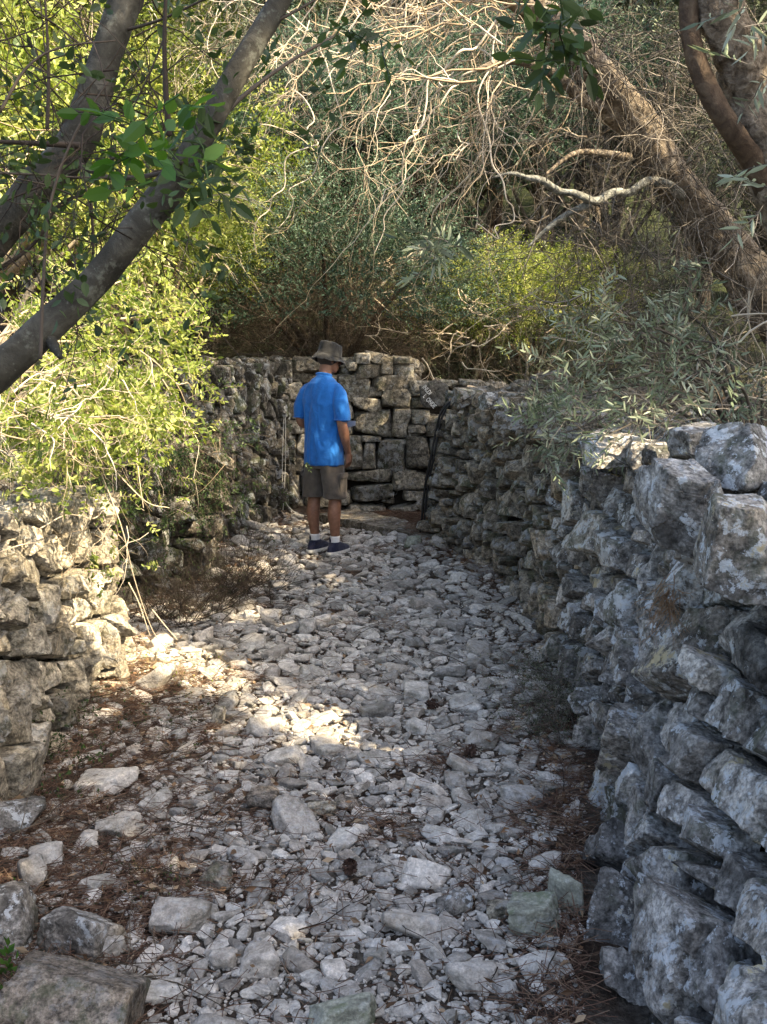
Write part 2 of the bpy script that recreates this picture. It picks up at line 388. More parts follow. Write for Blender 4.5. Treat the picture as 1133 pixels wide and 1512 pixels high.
M['bark_lichen'] = bark('lichened_bark', (.06, .055, .045), (.18, .185, .165), (.36, .37, .34), 0, 40, .012)
M['bark_dark'] = bark('dark_brown_bark', (.03, .022, .016), (.07, .05, .035), (.13, .10, .07), 0, 14, .012)

def ground_mat():
    m, nt, b = mat_new('soil_and_litter'); tc = nd(nt, 'TexCoord'); v = tc.outputs['Object']
    n1 = noise(nt, v, 1.6, 6, .65); n2 = noise(nt, v, 35, 5, .7); n3 = noise(nt, v, 140, 3, .6)
    c = ramp(nt, n2, [(.3, (.022, .015, .011)), (.5, (.055, .037, .026)), (.7, (.11, .08, .055))])
    c2 = ramp(nt, n2, [(.3, (.06, .05, .04)), (.5, (.13, .115, .095)), (.72, (.25, .23, .2))])
    c = mix(nt, ramp(nt, n1, [(.42, 0), (.6, 1)]), c, c2)
    # scrubby green on the hill beyond the walls
    sx = nd(nt, 'SeparateXYZ'); nt.links.new(v, sx.inputs[0])
    hill = ramp(nt, mth(nt, 'DIVIDE', sx.outputs[1], 40.0), [(.26, 0), (.34, 1)])
    gr = ramp(nt, noise(nt, v, 3.5, 8, .75), [(.3, (.015, .022, .01)), (.5, (.04, .055, .022)), (.68, (.1, .11, .05))])
    c = mix(nt, hill, c, gr)
    nt.links.new(c, b.inputs['Base Color']); b.inputs['Roughness'].default_value = .95; b.inputs['Specular IOR Level'].default_value = .15
    nn = bump(nt, n2, 1.0, .02); nn = bump(nt, n3, .8, .006, nn); nt.links.new(nn, b.inputs['Normal']); return m
M['ground'] = ground_mat()

# ------------------------------------------------------------------ ground
XLy = [-3, 4.80, 4.95, 5.3, 6.2, 7.25, 7.40, 7.6, 9.9, 10.4]; XLx = [-1.40, -1.36, -1.95, -2.0, -1.62, -1.28, -1.75, -1.80, -1.02, -.95]
XRy = [-3, 2.17, 2.84, 3.58, 5.69, 6.95, 8.6, 8.9, 10.4]; XRx = [.42, .48, .62, .79, .95, .755, .32, .55, .9]
XTy = [-3, 2.2, 3.5, 5.5, 6.3, 6.95, 7.8, 8.6, 10.4]; XTx = [1.32, 1.30, 1.24, 1.24, 1.18, 1.08, .95, .85, .95]
def sstep(a, b, x): t = np.clip((x - a) / (b - a), 0, 1); return t * t * (3 - 2 * t)
def gheight(x, y):
    x = np.asarray(x, float); y = np.asarray(y, float)
    xl = np.interp(y, XLy, XLx); xr = np.interp(y, XRy, XRx)
    p3 = np.stack([x, y, np.zeros_like(x)], -1).reshape(-1, 3)
    nlow = fbm(p3 * 1.3, 3, 5).reshape(x.shape); nh = fbm(p3 * 7, 3, 9).reshape(x.shape)
    inside = .02 * nlow + .010 * nh
    edge = np.minimum(x - xl, xr - x); inside = inside + .09 * (1 - sstep(0, .45, edge)) * (.7 + .5 * nlow)
    up = np.maximum(sstep(.22, .42, xl - x), sstep(0, .25, x - np.maximum(xr + .22, np.interp(y, XTy, XTx)))); up = np.maximum(up, sstep(10.6, 10.8, y))
    side = np.where(x < 0, .85, 1.02); side = np.where(y > 7.5, 1.2, side)
    near_ = np.exp(-(np.maximum(np.abs(x) - 4, 0) + np.maximum(y - 11, 0)) * .3)
    outer = side + (.10 * nlow + .05 * nh) * near_ + .04 * np.clip(np.abs(x) - 3, 0, 40)
    hill = np.maximum(0, y - 12.0); hz = 95 * (1 - np.exp(-hill * .0052))
    outer = outer + hz + np.clip(hill / 10, 0, 2) * .6 * fbm(p3 * .12, 2, 6).reshape(x.shape)
    return inside * (1 - up) + outer * up
def axis(lo, hi, fine, span):
    a = list(np.arange(lo, hi + 1e-6, fine)); s = fine; v = hi
    while v < span: s *= 1.13; v += s; a.append(v)
    s = fine; v = lo; pre = []
    while v > -span: s *= 1.13; v -= s; pre.append(v)
    return np.array(pre[::-1] + a)
xs = axis(-3.0, 3.0, .035, 900); ys = axis(-.5, 11.2, .04, 900)
XX, YY = np.meshgrid(xs, ys, indexing='ij'); ZZ = gheight(XX, YY)
g = Geo(); nx, ny = XX.shape
i, j = np.meshgrid(np.arange(nx - 1), np.arange(ny - 1), indexing='ij'); i = i.ravel(); j = j.ravel()
g.add(np.stack([XX, YY, ZZ], -1), np.stack([i * ny + j, (i + 1) * ny + j, (i + 1) * ny + j + 1, i * ny + j + 1], 1), (.5, .5, .5))
g.build('ground', M['ground'], tags=dict(kind='structure'))
def gz(x, y): return float(gheight(np.array([x]), np.array([y]))[0])

# ------------------------------------------------------------------ dry stone walls
def polyl(pts):
    pts = np.asarray(pts, float); s = np.concatenate([[0], np.cumsum(np.linalg.norm(np.diff(pts[:, :2], axis=0), axis=1))]); return pts, s
class Face:
    """ruled wall face between a base line and a top line (x,y,z); outward normal is on the left of the travel direction * side"""
    def __init__(s, base, top, side):
        s.b, s.sb = polyl(base); s.t = np.asarray(top, float); s.side = side; s.L = s.sb[-1]
        s.H = float(np.mean(np.linalg.norm(s.t - s.b, axis=1)))
    def S(s, u, v):
        b = np.stack([np.interp(u, s.sb, s.b[:, k]) for k in range(3)], -1); t = np.stack([np.interp(u, s.sb, s.t[:, k]) for k in range(3)], -1)
        # linear extrapolation past the ends keeps end stones from being squashed
        d0 = nrm(s.b[1] - s.b[0]); d1 = nrm(s.b[-1] - s.b[-2])
        ex = (np.minimum(u, 0))[:, None] * d0 + (np.maximum(u - s.L, 0))[:, None] * d1
        return b + (t - b) * v[:, None] + ex
    def N(s, u, v):
        e = .12; du = s.S(u + e, v) - s.S(u - e, v); dv = s.S(u, v + .1) - s.S(u, v - .1)
        return nrm(np.cross(du, dv)) * s.side
    def map(s, u, vm, w):
        v = vm / s.H; return s.S(u, v) + s.N(u, v) * w[:, None]
def stones_on(g, face, rng, r_of, lod_of, asp=.72, gap=.009, depth=.12, top_over=.03, keep=None, kk=130, rough=.06, jut=.03):
    H = face.H; n0 = max(2, int(face.L / (H * .8))); cuts = np.linspace(-.06, face.L + .06, n0 + 1)
    stack = [np.array([(cuts[k], -.06), (cuts[k + 1], -.06), (cuts[k + 1], H), (cuts[k], H)]) for k in range(n0)]; polys = []
    def area(p): x, y = p[:, 0], p[:, 1]; return .5 * abs(np.dot(x, np.roll(y, -1)) - np.dot(y, np.roll(x, -1)))
    def clip(p, c, n):
        d = (p - c) @ n; out = []
        for k in range(len(p)):
            a_, b_ = d[k], d[(k + 1) % len(p)]
            if a_ >= 0: out.append(p[k])
            if (a_ >= 0) != (b_ >= 0): out.append(p[k] + (p[(k + 1) % len(p)] - p[k]) * a_ / (a_ - b_))
        return np.array(out)
    while stack:
        p = stack.pop(); c = p.mean(0); r = r_of(c[0], c[1])
        if area(p) < (2 * r) ** 2 * asp * rng.choice([.35, .8, 1.5, 2.2], p=[.2, .35, .3, .15]): polys.append(p); continue
        q_ = (p - c) / np.array([1, asp]); w_, v_ = np.linalg.eigh(q_.T @ q_); dr = v_[:, 1]; an = rng.normal(0, .28)
        dr = np.array([dr[0] * math.cos(an) - dr[1] * math.sin(an), dr[0] * math.sin(an) + dr[1] * math.cos(an)]); n_ = dr / np.array([1, asp]); n_ /= np.linalg.norm(n_)
        cc = c + (p[rng.integers(len(p))] - c) * rng.uniform(-.1, .3)
        for sg in (1, -1):
            k = clip(p, cc, n_ * sg)
            if len(k) > 2: stack.append(k)
    for p in polys:
        A_ = area(p)
        if A_ < .0012: continue
        e = np.roll(p, -1, 0) - p; ln = np.linalg.norm(e, axis=1); ok = ln > 1e-4; e = e[ok] / ln[ok][:, None]; p_ = p[ok]
        x, y = p[:, 0], p[:, 1]; cr = x * np.roll(y, -1) - np.roll(x, -1) * y; c = np.array([((x + np.roll(x, -1)) * cr).sum(), ((y + np.roll(y, -1)) * cr).sum()]) / (3 * cr.sum())
        N2 = np.stack([e[:, 1], -e[:, 0]], 1); D = ((p_ - c) * N2).sum(1)
        if D.min() < 0: N2 = -N2; D = -D
        R_ = math.sqrt(A_) / 2; D = np.maximum(D - gap * rng.uniform(.2, 1.3, len(D)), .010)
        NN = nrm(np.concatenate([N2, rng.uniform(-.05, .22, (len(N2), 1))], 1))
        dz = min(depth, R_ * 1.5) * rng.uniform(.75, 1.05)
        fr = nrm(np.array([rng.normal(0, .28), rng.normal(0.06, .25), 1.0])); NN = np.vstack([NN, fr, [0, 0, -1]]); D = np.append(D, [dz, dz])
        nc = 4; cn = nrm(np.concatenate([rng.normal(0, 1, (nc, 2)), rng.uniform(.25, 1.3, (nc, 1))], 1))
        ext = p - c; sup = (cn[:, :2] @ ext.T).max(1) + dz * cn[:, 2]
        NN = np.vstack([NN, cn]); D = np.append(D, sup * rng.uniform(.66, .92, nc))
        U = [c[0]]; V = [c[1]]; R = [R_]; q = 0; mx = 9
        dirs, F = ico(lod_of(U[q], V[q], R[q]))
        rr = np.minimum(hull_radial(dirs, NN, D, kk), mx * 1.7)
        p = dirs * rr[:, None]
        n = fbm(p / R[q] * 1.6 + rng.uniform(0, 90, 3), 5 if len(dirs) > 600 else 3, 11, .55)
        rid = 1 - np.abs(fbm(p / R[q] * np.array([1.2, 3.0, 1.2]) + rng.uniform(0, 90, 3), 3, 23))
        p = p * (1 + rough * .55 * n + rough * .12 * (rid - .7) + facets(p, rng, 12, rough * .8) + (facets(p, rng, 45, rough * .8) if len(dirs) > 600 else 0))[:, None]
        w = p[:, 2] - dz + .05 + rng.uniform(-jut, jut)
        X = face.map(U[q] + p[:, 0], V[q] + p[:, 1], w)
        g.add(X, F, rng.uniform(0, 1, 3))
def core(face, back, top_cut=.07, inset=.12, seg=60):
    """earth and rubble core behind the face stones"""
    g = Geo(); u = np.linspace(0, face.L, seg); rows = []
    for v, wv in ((-.1, -inset), (.3, -inset), (.6, -inset), (1 - top_cut / face.H, -inset), (1 - top_cut / face.H, -back), (-.1, -back)):
        q = face.S(u, np.full(seg, v)); n = face.N(u, np.full(seg, min(max(v, 0), 1))); n[:, 2] = 0 if wv == -back else n[:, 2]; rows.append(q + n * wv)
    V = np.stack(rows); nr = len(rows); V = V + (fbm(V.reshape(-1, 3) * 6, 3, 2).reshape(nr, seg, 1)) * .012
    i, j = np.meshgrid(np.arange(nr), np.arange(seg - 1), indexing='ij'); i = i.ravel(); j = j.ravel(); i2 = (i + 1) % nr
    g.add(V, np.stack([i * seg + j, i * seg + j + 1, i2 * seg + j + 1, i2 * seg + j], 1), (.4, .4, .4))
    n0 = 0; g.f.setdefault(6, []).append(np.array([[k * seg for k in range(nr)], [k * seg + seg - 1 for k in range(nr)][::-1]]))
    return g
M['core'] = simple('packed_earth', (.04, .032, .024), .95, .4, 25, .01, 60)
def rubble_top(g, face, rng, w0, w1, n, r0, r1, lod_of):
    for _ in range(n):
        u = rng.uniform(0, face.L); w_ = rng.uniform(w0, w1); r = rng.uniform(r0, r1)
        q = face.map(np.array([u]), np.array([face.H + rng.uniform(-.05, .02)]), np.array([-w_]))[0]
        v, F = rock(rng, (r, r * rng.uniform(.6, .9), r * rng.uniform(.35, .6)), lod_of(u), rough=.09); g.add(v @ rotm(rng, .25).T + q, F, rng.uniform(0, 1, 3))

def fix_side(face, toward):
    q = face.S(np.array([face.L / 2]), np.array([.5])); n = face.N(np.array([face.L / 2]), np.array([.5]))
    if ((np.asarray(toward) - q[0]) * n[0]).sum() < 0: face.side *= -1
rng = np.random.default_rng(5)
# right wall, from its far end to behind the photographer
rb = [(.34, 8.62), (.56, 7.8), (.765, 6.95), (.90, 6.3), (.96, 5.6), (.90, 4.5), (.84, 3.58), (.73, 2.95), (.65, 2.5), (.60, 2.1), (.57, 1.4), (.56, .4), (.56, -1.2)]
rt = [(.60, 8.6), (.72, 7.8), (.86, 6.95), (.96, 6.3), (1.02, 5.5), (1.03, 4.5), (1.02, 3.5), (1.02, 2.95), (1.04, 2.6), (1.08, 2.2), (1.1, 1.4), (1.1, .4), (1.1, -1.2)]
rz = [1.33, 1.36, 1.38, 1.37, 1.34, 1.30, 1.29, 1.29, 1.28, 1.27, 1.27, 1.27, 1.27]
fr = Face([(x, y, -.03) for x, y in rb], [(x, y, z) for (x, y), z in zip(rt, rz)], -1)
fix_side(fr, (-.2, 4, .5))
def mk_wall(label, loc):
    return thing('dry_stone_wall', label, 'wall', loc)
wR = mk_wall('long grey dry stone wall with white and orange lichen along the right side of the path', (.8, 4.5, 0))
def yof(u): return np.interp(u, fr.sb, fr.b[:, 1])
gn = Geo(); gm = Geo()
class Split:   # near stones and farther stones share the builder but not the stone colour
    def add(s, X, F, c): (gn if X[:, 1].mean() < 5.0 + rng.uniform(-.6, .6) else gm).add(X, F, c)
stones_on(Split(), fr, rng, lambda u, v: np.interp(yof(u), [2.4, 3.6, 5.5], [.122, .094, .080]), lambda u, v, r: 6 if 1.5 < yof(u) < 3.3 and r > .1 else 5 if 1.4 < yof(u) < 4.9 and r > .06 else (4 if 1.2 < yof(u) < 7 else 3), asp=.92, depth=.17, jut=.06, rough=.07, gap=.017)
rubble_top(Split(), fr, rng, .12, .62, 300, .06, .17, lambda u: 3)
o0 = tuple(wR.location)
gn.build('lichened_stonework', M['rock_near'], wR, o0, sharp=24)
gm.build('stonework', M['rock_mid'], wR, o0, sharp=24)
core(fr, .75, .14, .15, 120).build('wall_core', M['core'], wR, o0)
def capstone(parent, origin, c, s, mat, rot=0, tilt=(0, 0), seed=0, label=None, lod=5, k=22, name='capstone', rough=.07):
    r_ = np.random.default_rng(seed); v, F = rock(r_, np.array(s) * (.88 if lod == 5 else 1), 6 if lod == 5 else lod, 7, 80, rough * .7)
    R_ = np.array(Matrix.Rotation(rot, 3, 'Z') @ Matrix.Rotation(tilt[0], 3, 'X') @ Matrix.Rotation(tilt[1], 3, 'Y'))
    gg = Geo(); gg.add(v @ R_.T + np.asarray(c), F, r_.uniform(0, 1, 3)); return gg.build(name, mat, parent, origin, tags=dict(label=label) if label else None, sharp=24)
for (px, py, Y, s, mt, rot, tl, sd_, lb) in [
    (1040, 645, 3.15, (.17, .15, .085), 'rock_near', .3, (.1, -.1), 11, 'flat grey capstone with a yellow lichen patch'),
    (1010, 735, 2.62, (.13, .16, .14), 'rock_near', .1, (.25, .1), 12, 'big block-shaped capstone with a dark shaded face'),
    (1110, 800, 2.3, (.14, .16, .15), 'rock_near', -.2, (.1, .1), 13, 'large pale blue-grey stone at the top corner'),
    (1105, 665, 2.7, (.16, .14, .12), 'rock_near', .5, (0, .2), 14, None),
    (905, 650, 3.9, (.17, .15, .09), 'rock_near', .2, (.1, 0), 15, None),
    (845, 625, 4.7, (.18, .17, .10), 'rock_mid', -.3, (0, .1), 16, None),
    (770, 600, 5.8, (.20, .18, .11), 'rock_mid', .2, (0, 0), 17, None),
    (740, 577, 6.9, (.16, .16, .09), 'rock_near', .2, (0, 0), 18, 'pale grey capstone'),
    (695, 577, 7.7, (.2, .18, .1), 'rock_mid', .2, (0, 0), 19, None),
    (812, 555, 6.6, (.17, .16, .10), 'rock_mid', .1, (0.1, -.2), 20, 'brownish slab leaning on the wall top')]:
    capstone(wR, o0, P(px, py + 10, Y), s, M[mt], rot, tl, sd_, lb)

# left near wall with its broken end
fl = Face([(-1.36, -1.2, -.03), (-1.36, 2.0, -.03), (-1.36, 3.3, -.03), (-1.36, 4.0, -.03), (-1.31, 4.70, -.03), (-1.42, 4.92, -.03), (-1.95, 5.05, -.03)],
          [(-1.50, -1.2, 1.05), (-1.50, 2.0, 1.05), (-1.48, 3.3, 1.08), (-1.45, 4.0, 1.02), (-1.36, 4.68, .96), (-1.47, 4.88, .93), (-1.95, 4.98, .9)], 1)
fl.side = 1
fix_side(fl, (0, 3, .5))
wL = mk_wall('beige dry stone wall under the bright green shrub at left, its broken end catching the sun', (-1.4, 3.2, 0)); oL = tuple(wL.location)
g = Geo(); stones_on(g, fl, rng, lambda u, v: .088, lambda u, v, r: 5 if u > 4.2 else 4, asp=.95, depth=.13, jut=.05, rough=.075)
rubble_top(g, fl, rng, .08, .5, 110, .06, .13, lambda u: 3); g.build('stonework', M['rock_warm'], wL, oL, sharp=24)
core(fl, .5, .13, .12).build('wall_core', M['core'], wL, oL)
# middle left, tumbled section
fm = Face([(-2.0, 5.1, -.03), (-1.92, 5.5, -.03), (-1.6, 6.3, -.03), (-1.24, 7.2, -.03), (-1.32, 7.38, -.03), (-1.8, 7.5, -.03)],
          [(-2.15, 5.1, .98), (-2.05, 5.5, 1.0), (-1.72, 6.3, 1.0), (-1.32, 7.18, .98), (-1.38, 7.32, .98), (-1.8, 7.42, 1.0)], 1); fix_side(fm, (0, 6, .5))
wM = mk_wall('dark tumbled dry stone wall in the shade between the sunlit shrub and the man', (-1.7, 6.3, 0)); oM = tuple(wM.location)
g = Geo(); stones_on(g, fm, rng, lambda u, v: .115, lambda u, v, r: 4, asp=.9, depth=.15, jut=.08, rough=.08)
rubble_top(g, fm, rng, .08, .6, 80, .08, .16, lambda u: 3); g.build('stonework', M['rock_shaded'], wM, oM, sharp=24)
core(fm, .6, .13, .13).build('wall_core', M['core'], wM, oM)
capstone(wM, oM, P(322, 680, 7.0), (.10, .12, .075), M['rock_mid'], .4, (.2, .2), 31, 'jutting stone tip lit by the sun', 4, name='jutting_stone')
# far left wall
ff = Face([(-1.85, 7.5, -.03), (-1.55, 8.3, -.03), (-1.25, 9.2, -.03), (-.98, 10.1, -.03)], [(-1.95, 7.5, 1.50), (-1.65, 8.3, 1.52), (-1.33, 9.2, 1.55), (-1.02, 10.1, 1.58)], 1); fix_side(ff, (0, 9, .5))
wF = mk_wall('deeply shaded dry stone wall of small upright stones running up to the man at left', (-1.5, 8.7, 0)); oF = tuple(wF.location)
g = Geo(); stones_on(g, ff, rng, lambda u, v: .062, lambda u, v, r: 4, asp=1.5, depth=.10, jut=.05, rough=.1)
rubble_top(g, ff, rng, .06, .5, 120, .06, .13, lambda u: 3); g.build('stonework', M['rock_shaded'], wF, oF, sharp=24)
core(ff, .5, .13, .11).build('wall_core', M['core'], wF, oF)

# end wall: each block where the photograph shows it
wE = mk_wall('end wall of large squared brown-grey blocks closing the path in front of the man', (0, 10.35, 0)); oE = tuple(wE.location)
blocks = [(395,305,590,450),(575,360,670,435),(600,310,825,395),(665,380,835,495),(490,435,660,515),(495,512,725,655),(725,490,830,670),(832,425,940,500),(835,505,945,590),(820,335,1000,425),
 (825,590,920,660),(925,540,1040,670),(440,665,550,860),(545,665,665,695),(555,700,630,865),(635,680,805,870),(808,655,950,860),(445,867,725,935),(725,867,940,980),(480,955,760,1045),(790,985,930,1045),
 (655,1030,735,1066),(400,990,480,1080),(450,1070,690,1180),(690,1072,930,1115),(695,1115,950,1190),(510,235,660,320),(655,195,730,300),(730,240,855,340),(735,190,830,238),(580,170,700,235),(500,165,600,240),
 (130,195,292,280),(125,290,300,345),(60,215,130,330),(60,350,190,450),(195,350,320,430),(325,310,395,400),(60,455,170,560),(175,440,300,550),(305,430,395,560),(395,455,488,560),(60,565,200,650),(205,555,380,650),(385,565,490,660),
 (60,655,150,760),(155,655,290,780),(295,655,435,770),(60,765,200,880),(205,785,330,900),(335,775,440,880),(60,885,180,1010),(185,905,300,1000),(305,885,440,985),(60,1015,200,1120),(205,1005,395,1090),(60,1125,240,1210),(245,1095,440,1180),
 (950,660,1080,780),(955,785,1100,900),(945,905,1090,1020),(935,1025,1100,1190),(1005,330,1120,370),(1095,380,1230,520),(1045,530,1200,655),(1085,660,1230,800),(1130,330,1260,375),(1100,800,1250,960),(1095,960,1250,1190)]
g = Geo(); YE = 10.3
for (x0, y0, x1, y1) in blocks:
    c = P(400 + (x0 + x1) / 2 * .2471, 480 + (y0 + y1) / 2 * .2471, YE); hw = (x1 - x0) * .2471 / FPX * 10.3 / 2 + .002; hh = (y1 - y0) * .2471 / FPX * 10.3 / 2 + .002
    dirs, F = ico(4); dd = .16; NN = []; D = []
    for sx, sy, dist in ((1, 0, hw), (-1, 0, hw), (0, 1, hh), (0, -1, hh)):
        NN.append((sx + rng.normal(0, .12), rng.uniform(-.1, .05), sy + rng.normal(0, .12))); D.append(dist)
    NN.append((rng.normal(0, .12), -1, rng.normal(0, .12))); D.append(dd); NN.append((0, 1, 0)); D.append(dd)
    for _ in range(8):
        a = rng.uniform(0, 6.28); n = np.array([math.cos(a), -rng.uniform(.2, 1.0), math.sin(a)]); n /= np.linalg.norm(n)
        NN.append(n); D.append((abs(n[0]) * hw + abs(n[2]) * hh + abs(n[1]) * dd) * rng.uniform(.78, .98))
    r_ = hull_radial(dirs, nrm(np.array(NN)), np.array(D), 22); p = dirs * r_[:, None]
    p = p * (1 + .06 * fbm(p * 9 + rng.uniform(0, 50, 3), 5, 3, .6) + facets(p, rng, 10, .05) + facets(p, rng, 45, .04))[:, None]
    g.add(p + c + np.array([0, .10 + rng.uniform(-.03, .03), 0]), F, rng.uniform(0, 1, 3))
for k in range(170):   # rubble heart and loose stones along the top
    x = rng.uniform(-1.1, 1.3); r = rng.uniform(.05, .13); top = 1.52 if x < .35 else 1.28
    v, F = rock(rng, (r, r * .8, r * .6), 3); g.add(v @ rotm(rng).T + np.array([x, rng.uniform(10.45, 10.75), top + rng.uniform(-.12, .05)]), F, rng.uniform(0, 1, 3))
g.build('stonework', M['rock_block'], wE, oE, sharp=24)
fe = Face([(-1.3, YE, -.1), (0.3, YE, -.1), (1.6, YE, -.1)], [(-1.3, YE, 1.55), (.3, YE, 1.5), (1.6, YE, 1.3)], 1); fix_side(fe, (0, 5, .5))
core(fe, .6, .14, .11).build('wall_core', M['core'], wE, oE)
# pale sunlit chip on the wall top beside the hat, dark plaque stone with white lettering
capstone(wE, oE, P(521, 541, 10.22), (.052, .05, .045), M['rock_warm'], 0, (0, 0), 41, 'small golden stone beside the hat', 4, 30, 'topping_stone', .04)
pl = thing('lettered_stone', 'dark stone block with hand-painted white letters above the black hose', 'stone', tuple(P(641, 583, 10.02)))
pg = Geo(); dirs, F = ico(5)
NN = nrm(np.array([(1, 0, .2), (-1, 0, -.1), (0.5, 0, 1), (-.4, 0, 1), (.1, 0, -1), (-.8, 0, -.8), (0, -1, 0), (0, 1, 0), (.9, 0, -.7)])); D = np.array([.155, .14, .15, .14, .12, .155, .06, .08, .16])
rr = hull_radial(dirs, NN, D, 34); p = dirs * rr[:, None]; p = p * (1 + .02 * fbm(p * 14, 4, 8))[:, None]
pg.add(p, F, (.4, .2, .3)); pg.build('stone_block', M['slate'], pl, (0, 0, 0))
M['paint'] = simple('white_paint', (.78, .78, .76), .7, .35, 60)
def letters(txt, size, loc, rot, parent, name='lettering', thick=.0015):
    cu = bpy.data.curves.new('lettering', 'FONT'); cu.body = txt; cu.size = size; cu.extrude = thick; cu.offset = .0006
    tmp = bpy.data.objects.new('t', cu); COL.objects.link(tmp); dg = bpy.context.evaluated_depsgraph_get()
    me = bpy.data.meshes.new_from_object(tmp.evaluated_get(dg)); bpy.data.objects.remove(tmp)
    me.name = name; me.materials.clear(); me.materials.append(M['paint'])
    o = bpy.data.objects.new(name, me); COL.objects.link(o); o.parent = parent; o.location = loc; o.scale = (.66, 1, 1)
    o.rotation_euler = (math.radians(90), math.radians(rot), 0); return o
letters('INLDI', .064, (-.122, -.066, .078), 50, pl)
letters('L  ONDE', .064, (-.118, -.066, -.016), 47, pl)

# threshold slab on the ground in front of the end wall
sl = Geo()
cor = [(-.66, 9.62), (.40, 8.28), (.50, 8.78), (-.30, 9.96)]
nxs, nys = 46, 14; uu, vv = np.meshgrid(np.linspace(0, 1, nxs), np.linspace(0, 1, nys), indexing='ij')
c0, c1, c2, c3 = [np.array(c) for c in cor]
xy = (c0 * (1 - uu)[..., None] + c1 * uu[..., None]) * (1 - vv)[..., None] + (c3 * (1 - uu)[..., None] + c2 * uu[..., None]) * vv[..., None]
top = np.concatenate([xy, np.full((nxs, nys, 1), .085)], -1); nn_ = fbm(top.reshape(-1, 3) * 9, 4, 3).reshape(nxs, nys)
top[..., 2] += .010 * nn_; top[:, 0, 1] -= .02 * nn_[:, 0]; bot = top.copy(); bot[..., 2] = -.05
i, j = np.meshgrid(np.arange(nxs - 1), np.arange(nys - 1), indexing='ij'); i = i.ravel(); j = j.ravel()
sl.add(top, np.stack([i * nys + j, (i + 1) * nys + j, (i + 1) * nys + j + 1, i * nys + j + 1], 1), (.5, .3, .4))
n0 = sl.n; sl.add(bot, np.stack([i * nys + j, i * nys + j + 1, (i + 1) * nys + j + 1, (i + 1) * nys + j], 1), (.5, .3, .4))
def strip(ids):
    a = np.array(ids); sl.f[4].append(np.stack([a[:-1], a[:-1] + n0, a[1:] + n0, a[1:]], 1))
strip([k * nys for k in range(nxs)]); strip([(nxs - 1) * nys + k for k in range(nys)]); strip([k * nys + nys - 1 for k in range(nxs)][::-1]); strip([k for k in range(nys)][::-1])
sl.build('threshold_slab', M['rock_mid'], None, (0, 9.1, 0), smooth=False, tags=dict(label='long flat stone step lying across the foot of the end wall', cat='stone step'))

